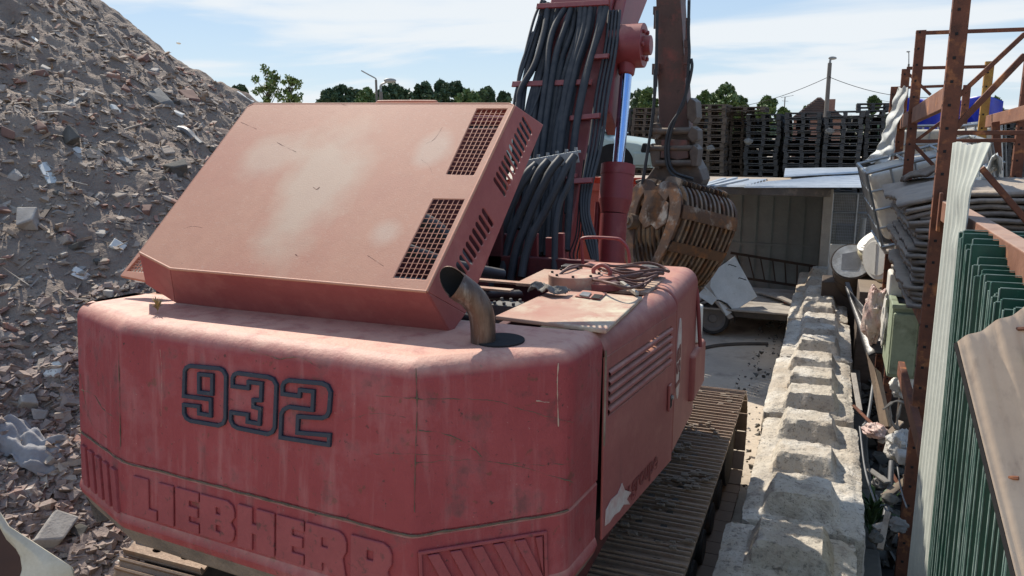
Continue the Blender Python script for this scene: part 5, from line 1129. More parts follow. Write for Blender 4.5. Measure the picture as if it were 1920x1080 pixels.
for k, pl in enumerate(([(1668, 760), (1672, 790), (1690, 815)], [(1690, 755), (1682, 790), (1686, 820)], [(1710, 752), (1722, 775), (1716, 800)], [(1655, 768), (1680, 752), (1705, 760)])):
    m = MB(); m.tube(spline([ony(*p, 6.6) for p in pl], 6), [0.006 + 0.011 * (i % 5) / 5 for i in range(6 * (len(pl) - 1) + 1)], 4); tag(m.build('strap', M['dirtywhite'], smooth=60), ['frayed pale strap hanging left above the white woven bag', 'frayed pale strap hanging in the middle above the white woven bag', 'frayed pale strap curling right above the white woven bag', 'pale strap lying across the others above the white woven bag'][k], 'strap')
m = MB(); c = [ony(1624, 660, 7.6), ony(1640, 690, 7.5), ony(1668, 800, 7.2), ony(1650, 800, 7.3)]; m.prism(c, (0.0, 0.02, 0)); m.prism([ony(1641, 690, 7.5), ony(1652, 700, 7.55), ony(1672, 800, 7.3), ony(1666, 800, 7.2)], (0, 0.02, 0)); tag(m.build('cardboard_strip', M['card'], bevel=0.003), 'torn folded brown cardboard strip standing in the gap beside the block wall', 'cardboard')
m = MB(); m.grid(lambda u, v: ony(1586 + 40 * v + 60 * u * v, 540 + 130 * v - 20 * u * v, 9.5 - v) + Vector((0, 0, 0.02 * math.sin(u * 8))), 14, 20); tag(m.build('curved_panel', M['black'], smooth=60, solid=0.02), 'glossy black curved panel leaning in the gap below the drum', 'panel')
m = MB(); m.bar(ony(1588, 530, 9.8), ony(1632, 650, 8.9), 0.05, 0.02); tag(m.build('black_bar', M['black'], bevel=0.004), 'long black bar leaning over the glossy black panel', 'bar')
for k, (a, b, w, mt, lb) in enumerate((((1600, 700, 8.6), (1612, 770, 7.9), .05, 'plankg', 'short grey lath lying on the kerb stones in the gap'), ((1650, 830, 6.7), (1690, 790, 6.9), .05, 'plank', 'broken brown lath above the reddish bag in the gap'), ((1660, 930, 5.9), (1700, 900, 6.1), .06, 'woodb', 'dark board piece in the gap beside the pipes'), ((1640, 990, 5.6), (1690, 975, 5.7), .07, 'plankg', 'grey board piece low in the gap'), ((1650, 1030, 5.4), (1665, 960, 5.7), .04, 'plank', 'tan stick pointing up low in the gap'), ((1630, 880, 6.2), (1665, 905, 6.0), .05, 'dirtywhite', 'dirty white strip lying in the gap'), ((1600, 760, 7.6), (1640, 800, 7.2), .03, 'rust', 'rusty bar lying behind the reddish bag'), ((1668, 880, 6.3), (1700, 935, 6.0), .025, 'rust', 'rusty bar beside the short grey pipe'))):
    p = ony(*a); q = ony(*b); p.z = max(p.z, .12); q.z = max(q.z, .10); m = MB(); m.bar(p, q, w, .015); tag(m.build('scrap_piece', M[mt], bevel=0.003), lb, 'scrap piece')
for k, (x, y, Y, sz, mt, lb) in enumerate(((1652, 905, 6.1, .07, 'dirtywhite', 'grey rubble lump beside the green weed'), (1668, 935, 5.9, .06, 'curb', 'dark stone lump under the short grey pipe'), (1685, 985, 5.6, .07, 'dirtywhite', 'pale lump low in the gap beside the rusty upright'), (1645, 1010, 5.5, .06, 'curb', 'dark lump low in the gap near the block wall'), (1705, 895, 6.1, .05, 'drum', 'rusty can lying beside the rusty upright'))):
    p = ony(x, y, Y); p.z = max(.08, p.z); tag(bagmesh(p, (sz, sz, sz * .7), 20 + k, 10).build('lump', M[mt], smooth=30), lb, 'lump')
# weed plant
def weed(c, h, n, name, label, mat, cat='plant'):
    m = MB(); C = Vector(c)
    for k in range(n):
        a = rn.uniform(0, 6.28); tip = C + Vector((math.cos(a) * h * rn.uniform(.15, .6), math.sin(a) * h * rn.uniform(.15, .6), h * rn.uniform(.35, 1)))
        base = C + Vector((0, 0, h * rn.uniform(0.1, 0.6))); w = Vector((-math.sin(a), math.cos(a), 0)) * h * 0.035; mid = base.lerp(tip, .5) + Vector((0, 0, h * .06))
        m.add([base, mid + w, tip, mid - w], [(0, 1, 2, 3)])
    m.tube([C, C + Vector((0, 0, h * .7))], h * 0.012, 5); return tag(m.build(name, M[mat], fix=False), label, cat)
weed((0.47, 6.2, 0.24), 0.5, 60, 'weed', 'small green weed growing in the shaded gap between the block wall and the rack', 'grass')
g0 = onz(296, 588, ZT); weed((g0.x, g0.y, ZT), 0.09, 46, 'dry_grass_tuft', 'tiny tuft of yellow dry grass growing on the left top of the counterweight', 'straw', 'grass tuft')
# drums and barrels
DR = thing('oil_drum', 'brown oil drum with tilted chalky white top at the end of the block wall', 'drum', (0.4, 12.2, 1.0))
dc = ony(1597, 490, 12.0); ax = Vector((-0.12, -0.80, 0.58)).normalized()
m = MB(); m.cyl(dc - ax * 0.85, dc, 0.275, n=36); 
for t in (0.0, 0.3, 0.6): m.cyl(dc - ax * (t + .02), dc - ax * t, 0.285, n=36)
m.build('body', M['drum'], DR, smooth=40)
m = MB(); m.cyl(dc + ax * 0.003, dc + ax * 0.012, 0.262, n=36); LD = m.build('top', M['drumtop'], DR, smooth=40)
ux = ax.cross(Vector((0, 0, 1))).normalized(); uy = ux.cross(ax); m = MB(); m.cyl(dc - ux * 0.17 - uy * 0.02, dc - ux * 0.17 - uy * .02 + ax * 0.035, 0.035, n=16); m.build('bung', M['lid'], LD)
m = MB(); q = [dc + ux * a + uy * b + ax * 0.013 for a, b in ((-.1, -.14), (.12, -.15), (.14, .1), (-.05, .16), (-.12, .05))]; m.prism(q, ax * 0.003); m.build('scraped_patch', M['pipe'], LD)
def barrel(c, ax, r, h, label):
    B = thing('plastic_barrel', label, 'barrel', c, 'cream plastic barrels beside the roofing sheets'); c = Vector(c); ax = Vector(ax).normalized()
    m = MB(); pr = [(0, .80), (0.02, .9), (.1, 1.0), (.3, 1.02), (.32, .98), (.34, 1.02), (.66, 1.02), (.68, .98), (.70, 1.02), (.9, 1.0), (.98, .9), (1, .8)]
    m.tube([c - ax * (h * t) for t, _ in pr], [r * k for _, k in pr], 32); m.build('body', M['barrel'], B, smooth=50)
    m = MB(); m.cyl(c - ax * 0.03, c + ax * 0.035, r * .86, n=32); m.cyl(c + ax * .03, c + ax * 0.05, r * .70, n=32); LDD = m.build('lid', M['lid'], B, smooth=40, bevel=0.004)
    u = ax.cross(Vector((0, 0, 1))).normalized(); v = u.cross(ax); m = MB(); m.bar(c + ax * .055 - v * r * .6, c + ax * .055 + v * r * .6, 0.02, 0.012); m.build('lid_rib', M['lid'], LDD); return B
barrel(ony(1648, 484, 11.2), (-0.80, -0.58, -0.03), 0.33, 0.5, 'cream plastic barrel on its side with white lid facing left, by the roofing sheets')
barrel(ony(1640, 452, 11.9), (-0.55, -0.3, 0.78), 0.28, 0.5, 'cream plastic barrel behind and above the barrel with the white lid')
m = MB(); m.bb(0.45, 1.05, 10.9, 11.9, 0, 1.32); tag(m.build('wooden_box', M['woodb'], bevel=0.01), 'dark wooden box carrying the two cream barrels', 'box')
m = MB(); m.bb(-0.02, 0.75, 12.4, 13.0, 0, 1.15); tag(m.build('steel_box', M['drum'], bevel=0.01), 'low dark steel box behind the tilted drum', 'box')

# ================================================================== pallets
def pallet_mesh(name, w, d, h, mat, seed):
    r = random.Random(seed); m = MB(); t = 0.020
    for k in range(7): y = -d / 2 + d * (k + .5) / 7; m.box((0, y, h - t / 2), (w, d / 7 * .78, t), rot=(0, r.uniform(-.006, .006), r.uniform(-.01, .01)))
    for k in (-1, 0, 1):
        x = k * (w / 2 - 0.06)
        m.box((x, 0, h - t * 1.5 - .001), (0.11, d, t)); m.box((x, 0, t / 2), (0.10, d, t))
        for j in (-1, 0, 1): m.box((x + r.uniform(-.01, .01), j * (d / 2 - 0.06), h / 2 - .005), (0.12 if k else 0.10, 0.11, h - 3 * t - .004))
    for j in (-1, 1): m.box((0, j * (d / 2 - .05), t * 1.5 + .001), (w, 0.09, t))
    me = m.mesh(name); bm = bmesh.new(); bm.from_mesh(me); bmesh.ops.recalc_face_normals(bm, faces=bm.faces); bm.to_mesh(me); bm.free(); me.materials.append(M[mat]); return me
pm = {(mt, v): pallet_mesh('pallet', 0.98, 1.15, 0.143, mt, v) for mt in ('wood', 'woodb') for v in (1, 2, 3)}
stacks = [  # px left, px right, px top, Y, material, description
    (1158, 1182, 205, 19.6, 'wood', 'in the stack behind the chrome rod'), (1184, 1232, 202, 19.0, 'woodb', 'in the stack between chrome rod and stick'),
    (1300, 1362, 196, 18.8, 'woodb', 'in the brownish stack right beside the stick'), (1364, 1412, 203, 19.6, 'woodb', 'in the brown stack second right of the stick'),
    (1404, 1470, 214, 19.3, 'wood', 'in the grey stack left of the aerial'), (1474, 1544, 211, 19.0, 'wood', 'in the grey stack below the tiled roof'),
    (1548, 1622, 208, 18.8, 'wood', 'in the grey stack below the lamp pole'), (1626, 1694, 206, 19.0, 'wood', 'in the grey stack behind the torn sheet'),
    (1800, 1868, 202, 19.4, 'wood', 'in the grey stack behind the yellow upright'), (1872, 1945, 205, 19.8, 'wood', 'in the stack at the right edge')]
rp = random.Random(3)
for (pa, pb, pt, Y, mt, desc) in stacks:
    A = ony(pa, pt, Y); B = ony(pb, pt, Y); cx = (A.x + B.x) / 2; w = (B.x - A.x); top = A.z; n = int(top / 0.147); z0 = top - n * 0.147
    dr = rp.uniform(-.03, .03)
    for k in range(n):
        o = bpy.data.objects.new('pallet', pm[(mt, rp.choice((1, 2, 3)))]); col.objects.link(o)
        dr += rp.uniform(-.012, .012); o.location = (cx + dr * 0.6 + rp.uniform(-.02, .02), Y + 0.6 + rp.uniform(-.03, .03), max(0, z0) + k * 0.147 + 0.002); o.rotation_euler = (0, rp.uniform(-.006, .006), rp.uniform(-.03, .03) + (0.12 if pa == 1364 else 0)); o.scale = (w / 0.99, 1, 1)
        if k == n - 1: tag(o, 'topmost wooden pallet ' + desc, 'pallet', 'wooden pallets in tall stacks')
        else: tag(o, ORD[n - 1 - k] + ' wooden pallet from the top ' + desc, 'pallet', 'wooden pallets ' + desc)
for (pa, pb, pt, Y, lb) in ((1362, 1438, 199, 19.3, 'wooden pallet lying askew across two brown stacks right of the excavator stick'), (1606, 1668, 192, 20.3, 'dark wooden pallet raised highest behind the stack with the torn white sheet'), (1606, 1668, 199, 20.3, 'dark wooden pallet just under the highest raised pallet near the torn white sheet')):
    A = ony(pa, pt, Y); B = ony(pb, pt, Y); o = bpy.data.objects.new('pallet', pm[('woodb' if pa < 1500 else 'wood', 2)]); col.objects.link(o); o.location = ((A.x + B.x) / 2, Y + .3, A.z - .143); o.scale = ((B.x - A.x), 1, 0.8); tag(o, lb, 'pallet')
m = MB(); m.bb(-2.4, 1.5, 20.5, 21.6, 0, 3.35)
A = ony(1606, 206, 20.3); m = MB()
for k in range(22): m.box(((A.x + 0.4), 20.8, A.z - 0.22 - k * 0.147), (0.9, 1.0, 0.10))
# far brick yard wall closing the back behind the stacks
m = MB(); m.bb(-9, 9, 23.2, 23.45, 0, 2.6); tag(m.build('yard_wall', M['brick'], bevel=0.01), 'dark brick yard wall standing behind the pallet stacks', 'wall')
m = MB(); rq = random.Random(8)
for row in (0, 1):
    for q in range(13):
        xx = -7.4 + q * 1.03 + .5 * row; YY = 20.62 + row * 1.25; zz_ = 0.0; nn2 = int((3.78 + 0.1 * noise.noise((q, row, 0))) / .147)
        if -0.3 > xx > -4.0 or True:
            for k in range(nn2):
                xo = xx + rq.uniform(-.03, .03); b0_ = k * .147
                for dy in (-.5, 0, .5): m.box((xo, YY + dy, b0_ + .135), (.98, .12, .018)); m.box((xo, YY + dy, b0_ + .01), (.98, .09, .018))
                for dx in (-.43, 0, .43): m.box((xo + dx, YY, b0_ + .07), (.11, 1.1, .095))
tag(m.build('pallet_rows_behind', M['wood'], fix=False), kind='stuff')
# grey cloth rags stuck in the pallets
for (px, py, lb) in ((1332, 278, 'pale torn wrapping film hanging from the brownish pallet stack beside the stick'), (1403, 265, 'grey rag stuck between two pallet stacks'), (1556, 246, 'grey rag stuck in the pallets below the concrete lamp pole')):
    tag(bagmesh(ony(px, py, 18.7), (0.10, 0.06, 0.07), px, 12).build('rag', M['dirtywhite'], smooth=40), lb, 'rag')

# ================================================================== open shed, its roof sheets, ladder
SH = thing('shed', 'low open fronted shed of dark grey green panels with a cream corner post', 'shed', (-1.6, 16, 0))
zr = ony(1560, 352, 15).z
m = MB(); x0s, x1s = -4.6, 0.0
m.bb(x0s, x1s, 16.9, 16.94, 0, zr - 0.02)
for k in range(15): x = x0s + 0.1 + k * 0.31; m.bb(x, x + 0.025, 16.875, 16.90, 0, zr - 0.03)
m.bb(x0s, x1s, 16.86, 16.90, 1.02, 1.07); m.build('back_panel', M['shed'], SH)
m = MB(); m.bb(-0.04, 0.0, 15.1, 16.9, 0, zr - 0.02); m.build('side_panel', M['cream'], SH)
m = MB(); m.bb(-0.10, 0.06, 15.0, 15.1, 0, zr - 0.02); m.build('corner_post', M['cream'], SH, bevel=0.01)
m = MB(); m.bb(x0s, 0.02, 14.95, 15.02, zr - 0.16, zr - 0.02); m.build('eaves_beam', M['eternit'], SH, bevel=0.01)
m = MB(); m.bb(x0s, 0.08, 14.9, 17.0, zr, zr + 0.05); m.build('roof', M['eternit'], SH, bevel=0.008)
def flat_sheet(pxs, zs, name, label, mat='roofs', nrib=7):
    P = [onz(*p, z) for p, z in zip(pxs, zs)]
    m = MB(); m.grid(lambda u, v: P[0].lerp(P[1], u).lerp(P[3].lerp(P[2], u), v) + Vector((0, 0, 0.03 * max(0, min(1, (0.5 - abs((v * nrib) % 1 - 0.5)) * 7 - 1)))), 4, nrib * 8)
    return tag(m.build(name, M[mat], smooth=30, solid=0.012), label, 'roofing sheet')
flat_sheet([(1395, 352), (1640, 352), (1640, 325), (1435, 344)], [zr + .12, zr + .12, zr + .14, zr + .14], 'roof_sheet', 'long pale ribbed metal sheet lying on the shed roof, its right end overhanging')
flat_sheet([(1470, 332), (1650, 322), (1648, 316), (1472, 318)], [zr + .2] * 4, 'roof_sheet', 'short pale metal sheet lying behind the long one on the shed roof')
flat_sheet([(1335, 350), (1400, 351), (1440, 338), (1360, 340)], [zr + .10] * 4, 'roof_sheet', 'small pale sheet lying flat on the left of the shed roof')
for k, (a, b) in enumerate((((1312, 349), (1388, 325)), ((1322, 349), (1392, 330)), ((1335, 350), (1400, 336)))):
    m = MB(); p = onz(*a, zr + .14 + .02 * k); q = onz(*b, zr + .18 + .02 * k); m.bar(p, p + (q - p).normalized() * min(1.8, (q - p).length), 0.08, 0.03); tag(m.build('metal_profile', M['roofs'], bevel=0.004), ['pale green metal profile on the shed roof, leftmost of three', 'pale metal profile on the shed roof, middle of three', 'pale metal profile on the shed roof, rightmost of three'][k], 'metal profile')
LAD = thing('ladder', 'dark ladder lying on its side inside the open shed', 'ladder', (-1.2, 16.5, 0.5))
la = ony(1370, 474, 16.5); lb_ = ony(1530, 500, 16.5); l2 = ony(1385, 520, 16.5); l3 = ony(1525, 540, 16.5)
m = MB(); m.bar(la, lb_, 0.03, 0.05); m.build('rail', M['trackdark'], LAD); m = MB(); m.bar(l2, l3, 0.03, 0.05); m.build('rail', M['trackdark'], LAD)
for k in range(7): t = (k + .5) / 7; m = MB(); m.bar(la.lerp(lb_, t), l2.lerp(l3, t), 0.025, 0.025, up=(0, 1, 0)); m.build('rung', M['trackdark'], LAD)
# mesh fence to the right of the shed
MF = thing('mesh_fence', 'grey wire mesh fence panel between the shed and the roofing sheet rack', 'fence', (0.55, 15.6, 0))
m = MB(); fa = ony(1562, 362, 15.6); fb_ = ony(1646, 362, 15.6); zb2 = ony(1562, 455, 15.6).z
for k in range(26): x = fa.x + (fb_.x - fa.x) * k / 25; m.bar((x, 15.6, zb2 - .3), (x, 15.6, fa.z), 0.006, 0.006)
for k in range(24): z = zb2 - .3 + (fa.z - zb2 + .3) * k / 23; m.bar((fa.x, 15.6, z), (fb_.x, 15.6, z), 0.006, 0.006)
m.build('wire_mesh', M['galv'], MF)
m = MB()
for x in (fa.x, fa.x + .42, fb_.x): m.tube([(x, 15.58, 0), (x, 15.58, fa.z)], 0.022, 8)
for z in (fa.z, fa.z - 0.35): m.tube([(fa.x, 15.58, z), (fb_.x, 15.58, z)], 0.02, 8)
m.build('frame', M['galv'], MF, smooth=60)
m = MB(); m.bb(fa.x, fb_.x + 0.2, 17.2, 17.3, 0, 2.1); tag(m.build('grey_board_wall', M['eternit'], bevel=0.01), 'grey board wall standing behind the wire mesh fence', 'wall')
c = ony(1612, 440, 16.4); m = MB(); m.cyl((c.x, c.y, c.z - .5), (c.x + .05, c.y, c.z + .32), 0.10, 0.05, n=14); tag(m.build('striped_cone', M['cream'], smooth=40), 'tall pale cone shaped post standing behind the wire mesh fence', 'post')
c = ony(1585, 435, 16.6); m = MB(); m.box(c, (0.35, 0.3, 0.3)); tag(m.build('blue_crate', M['pipe'], bevel=0.01), 'grey blue crate behind the wire mesh fence', 'crate')
m = MB(); a = ony(1557, 458, 14.2); b = ony(1600, 520, 14.2); m.bb(a.x, b.x + .55, 14.2, 14.25, b.z - .6, a.z); tag(m.build('white_board', M['lid'], bevel=0.005), 'white board standing behind the tilted drum', 'board')
m = MB(); m.bar(ony(1650, 300, 12.5), ony(1641, 480, 12.5), 0.06, 0.05); m.bar(ony(1648, 300, 12.5) , ony(1655, 520, 12.5), 0.05, 0.05); tag(m.build('grey_post', M['galv'], bevel=0.005), 'pair of pale metal posts left of the roofing sheet rack', 'post')
m = MB(); c = ony(1655, 400, 12.0); m.box(c, (0.28, 0.3, 0.35)); m.box(c + Vector((0.0, -.02, .22)), (0.34, 0.34, 0.08)); tag(m.build('dark_cabinet', M['black'], bevel=0.01), 'small dark cabinet with a grey lid left of the roofing sheets', 'cabinet')
c = ony(1645, 378, 12.3); m = MB(); m.box(c, (0.16, 0.12, 0.10)); tag(m.build('brick', M['brick'], bevel=0.006), 'orange brick lying on top of a post beside the mesh fence', 'brick')

# ================================================================== trailer
TR = thing('trailer', 'old flatbed trailer loaded with grey boards standing in front of the shed', 'trailer', (-0.9, 13.6, 0))
wc = onz(1337, 626, 0.0); wc = Vector((wc.x, 13.05, 0.30))
zd = ony(1450, 583, 13.1).z
m = MB(); m.bb(-1.45, 0.35, 12.95, 15.0, zd - 0.12, zd - 0.02); m.build('chassis', M['trackdark'], TR, bevel=0.01)
m = MB(); 
for k in range(7): y = 12.92 + k * 0.29; m.bb(-2.1, 0.36, y, y + 0.28, zd - 0.018 + 0.002 * (k % 2), zd + 0.012)
m.build('deck', M['plankg'], TR, bevel=0.004)
def wheel(c, r, w, parent, axis='y'):
    m = MB(); pr = [(-.5, .78), (-.5, .93), (-.36, 1.0), (0, 1.02), (.36, 1.0), (.5, .93), (.5, .78)]
    rings = [[Vector((c.x + r * k * math.cos(a), c.y + t * w, c.z + r * k * math.sin(a))) for a in [i * math.pi / 18 for i in range(36)]] for t, k in pr]
    m.loft(rings); W = m.build('wheel', M['tyre'], parent, smooth=50)
    m = MB(); pr = [(-.42, .79), (-.40, .68), (-.28, .62), (-.25, .3), (-.36, .22), (-.36, .01)]
    rings = [[Vector((c.x + r * k * math.cos(a), c.y + t * w, c.z + r * k * math.sin(a))) for a in [i * math.pi / 18 for i in range(36)]] for t, k in pr]; m.loft(rings); R_ = m.build('rim', M['rim'], W, smooth=40)
    for k in range(4): a = k * math.pi / 2 + .4; m = MB(); p = Vector((c.x + r * .36 * math.cos(a), c.y - w * .30, c.z + r * .36 * math.sin(a))); m.cyl(p, p - Vector((0, 0.03, 0)), 0.014, n=6); m.build('wheel_nut', M['rim'], W)
    return W
wheel(wc, 0.27, 0.17, TR); wheel(wc + Vector((0, 1.5, 0)), 0.27, 0.17, TR)
m = MB(); arc = [Vector((wc.x + 0.36 * math.cos(a), wc.y - .11, wc.z + 0.34 * math.sin(a))) for a in [rad(-5 + 19 * k) for k in range(11)]]
m.loft([arc, [p + Vector((0, 0.26, 0)) for p in arc]], close=False); m.build('mudguard', M['trackdark'], TR, solid=0.012, smooth=40)
bA = [(ony(1318, 545, 13.2), ony(1415, 590, 12.7)), ]
def board(pxs, ys, label, mat='plankg', cat='board'):
    P = [ony(p[0], p[1], y) for p, y in zip(pxs, ys)]; n = (P[1] - P[0]).cross(P[3] - P[0]).normalized()
    if n.y < 0: n = -n
    m = MB(); m.prism(P, n * 0.03); return tag(m.build('board', M[mat], bevel=0.004), label, cat)
board([(1378, 480), (1420, 556), (1362, 592), (1322, 520)], [13.6, 13.4, 12.85, 13.1], 'pale grey cabinet door with two handles leaning on the trailer, rightmost of the leaning boards', 'white')
board([(1335, 500), (1388, 590), (1368, 598), (1312, 530)], [13.3, 13.1, 12.85, 12.95], 'pale grey board leaning on the trailer between the wheel and the cabinet door', 'plankg')
board([(1305, 520), (1345, 560), (1335, 572), (1295, 545)], [13.0, 12.9, 12.8, 12.9], 'whitish narrow board leaning at the left end of the trailer', 'white')
for (x, y, lb) in ((1366, 497, 'upper'), (1385, 522, 'lower')):
    c = ony(x, y, 13.15); m = MB(); m.tube(spline([c, c + Vector((0.02, -.06, .02)), c + Vector((.10, -.06, 0)), c + Vector((.12, 0, -.02))], 4), 0.008, 6); tag(m.build('door_handle', M['dark'], smooth=60), lb + ' dark handle on the pale cabinet door leaning on the trailer', 'handle')
for k in range(5):
    a = ony(1405 + 14 * k, 545 + 3 * k, 14.5 - .2 * k); b = ony(1492, 556 + 6 * k, 14.2 - .2 * k); m = MB(); m.bar(a, b + Vector((.2, 0, 0)), 0.14, 0.03); tag(m.build('board', M['plankg'], bevel=0.004), 'grey board lying flat on the trailer deck, number %s from the back' % ['one', 'two', 'three', 'four', 'five'][k] if 0 else ['rearmost grey board lying flat on the trailer deck', 'grey board lying on the trailer deck just in front of the rearmost one', 'grey board lying in the middle of the boards on the trailer deck', 'grey board lying on the trailer deck behind the front one', 'front grey board lying flat on the trailer deck'][k], 'board')
c = onz(1475, 566, zd + .03); m = MB(); m.cyl((c.x, c.y, zd + .012), (c.x, c.y, zd + .05), 0.05, n=12); tag(m.build('orange_cap', M['skip'], smooth=40), 'small orange cap lying on the trailer deck', 'cap')
# ground litter line by the trailer
m = MB(); pts = [onz(x, y, 0.02) for x, y in ((1310, 655), (1345, 648), (1390, 645), (1440, 645))]; m.tube(spline(pts, 8), 0.03, 6); tag(m.build('chain', M['trackdark']), 'dark chain lying across the concrete yard near the trailer wheel', 'chain')

# ================================================================== wrecked car on a red skip, behind the boom
SK = thing('skip', 'orange red steel skip standing behind the boom with a wrecked car on top', 'skip', (-4.2, 13.6, 0))
zs = ony(1160, 345, 12.9).z; xs1 = ony(1206, 345, 12.9).x; xs0 = -5.6
m = MB(); m.bb(xs0, xs1, 12.9, 12.96, 0, zs); m.bb(xs0, xs1, 14.7, 14.76, 0, zs); m.bb(xs0, xs0 + .06, 12.96, 14.7, 0, zs); m.bb(xs1 - .06, xs1, 12.96, 14.7, 0, zs); m.bb(xs0 + .06, xs1 - .06, 12.96, 14.7, zs - .3, zs - .22); m.build('body', M['skip'], SK, bevel=0.01)
m = MB(); m.bb(xs0, xs1 + .02, 12.84, 12.90, zs - .12, zs); 
for k in range(6): x = xs0 + .1 + k * .48; m.bb(x, x + .08, 12.85, 12.90, 0, zs - .12)
m.build('rib', M['skip'], SK, bevel=0.006)
CAR = thing('wrecked_car', 'pale green wrecked car without headlight sitting on the orange red skip behind the boom', 'car', (-4.2, 13.7, zs))
cx1 = ony(1232, 300, 13.0).x; Lc = 3.7; cx0 = cx1 - Lc
def cz(py): return ony(1160, py, 13.0).z
# side profile (x from rear to front) and roof line
prof_c = [(0, .25), (0.0, .62), (.08, .80), (.50, .86), (.85, 1.28), (1.35, 1.36), (1.9, 1.34), (2.35, 1.22), (2.85, .86), (3.35, .78), (3.6, .66), (3.70, .50), (3.70, .25)]
m = MB(); sc_ = (cz(232) - zs) / 1.15
rings = []
for v in (0, .04, .12, .5, .88, .96, 1.0):
    k = {0: .86, .04: .95, .12: 1.0, .5: 1.02, .88: 1.0, .96: .95, 1.0: .86}[v]
    rings.append([Vector((cx0 + x, 13.0 + 1.5 * v + (0.16 if (z > .9 and v < .3) else 0) - (0.16 if (z > .9 and v > .7) else 0), zs + .05 + (z if z <= .3 else .25 + (z - .25) * k) * sc_)) for x, z in prof_c])
m.loft(rings, close=True, cap=True); m.build('body', M['carg'], CAR, smooth=35, bevel=0.01)
for xx in (.72, 2.95):
    w_c = Vector((cx0 + xx, 13.09, zs + .05 + .30 * sc_)); m = MB(); ar = [Vector((w_c.x + .36 * math.cos(a), 12.985, w_c.z + .36 * math.sin(a))) for a in [rad(10 * k) for k in range(-3, 22)]]; m.prism(ar, (0, .02, 0)); m.build('wheel_arch', M['dark'], CAR)
    wheel(w_c, 0.27, 0.17, CAR)
m = MB(); q = [(2.02, .88), (2.30, 1.16), (1.45, 1.27), (1.45, .9)]; m.prism([Vector((cx0 + x, 13.06 + (z - .9) * .28, zs + .05 + (.25 + (z - .25) * .97) * sc_)) for x, z in q], (0, -.03, 0)); m.build('side_window', M['glass'], CAR)
m = MB(); m.add([Vector((cx0 + 2.40, 13.2, zs + .06 + 1.20 * sc_)), Vector((cx0 + 2.86, 13.08, zs + .075 + .88 * sc_)), Vector((cx0 + 2.86, 14.4, zs + .075 + .88 * sc_)), Vector((cx0 + 2.40, 14.3, zs + .06 + 1.20 * sc_))], [(0, 1, 2, 3)]); m.build('windscreen', M['glass'], CAR, solid=0.02)
m = MB(); m.box((cx1 - .10, 13.05, zs + .05 + .60 * sc_), (.34, .16, .16), rot=(0, rad(12), 0)); m.build('headlight_hole', M['dark'], CAR, bevel=0.03)
m = MB(); m.box((cx1 - .25, 12.99, zs + .05 + .42 * sc_), (.30, .05, .22)); m.build('bumper', M['carg'], CAR, bevel=0.02)

# ================================================================== trees, lamps, house
def tree(px, py_top, dist, rpx, label, mat='leafd', dens=1.0, pybase=None, sparse=False, col_=1.0):
    top = CP + ray(px, py_top) * dist; r = rpx / F_PX * dist; h = top.z
    T = thing('tree', label, 'tree', (top.x, top.y, 0), 'trees along the horizon')
    rr = random.Random(int(px * 7 + py_top)); m = MB(); hc_ = max(min(h * .7, 2.4 * r), 1.0)
    cz_ = h - hc_ * .5; lumps = []
    for k in range(34 if not sparse else 24):
        a = rr.uniform(0, 6.28); q = rr.random() ** .6; zz_ = rr.uniform(-.5, .38)
        prof_ = math.sqrt(max(0.05, 1 - (zz_ * 1.9) ** 2)) * col_
        lumps.append((Vector((top.x + r * q * math.cos(a) * .82 * prof_, top.y + r * q * math.sin(a) * .82 * prof_, cz_ + hc_ * zz_)), r * rr.uniform(.13, .34)))
    lumps.append((Vector((top.x, top.y, h - r * .25)), r * .28))
    leaf = (0.0028 * dist if not sparse else 0.0022 * dist)
    for c, lr in lumps:
        for _ in range(int((170 if not sparse else 55) * dens)):
            d = Vector((rr.gauss(0, 1), rr.gauss(0, 1), rr.gauss(0, 1))).normalized() * lr * rr.uniform(.45, 1.12); p = c + d
            u = Vector((rr.gauss(0, 1), rr.gauss(0, 1), rr.gauss(0, 1))).normalized(); v = u.cross(Vector((rr.gauss(0, 1), rr.gauss(0, 1), rr.gauss(0, 1)))).normalized(); s = leaf * rr.uniform(.6, 1.3)
            m.add([p - u * s, p + v * s * .55, p + u * s, p - v * s * .55], [(0, 1, 2, 3)])
    m.build('crown', M[mat], T, fix=False)
    m = MB(); m.tube([(top.x, top.y, 0), (top.x + r * .05, top.y, h * .45), (top.x, top.y, h * .9)], [r * .10, r * .06, r * .015], 8)
    for c, lr in lumps: s = Vector((top.x, top.y, max(0.2 * h, c.z - hc_ * .35))); m.tube([s, s.lerp(c, .6) + Vector((0, 0, r * .05)), c + Vector((0, 0, lr * .8))], [r * .035, r * .02, r * .006], 5)
    m.build('trunk', M['bark'], T, smooth=60)
tree(497, 121, 38, 34, 'sparse young tree with visible branches behind the rubble heap, left of the hood', 'leafl', 1.0, sparse=True)
tree(540, 140, 38, 28, 'thin leafy tree right beside the sparse one behind the rubble heap', 'leafl', 0.9, sparse=True)
tree(450, 160, 60, 14, 'small dark tree peeking over the right slope of the rubble heap')
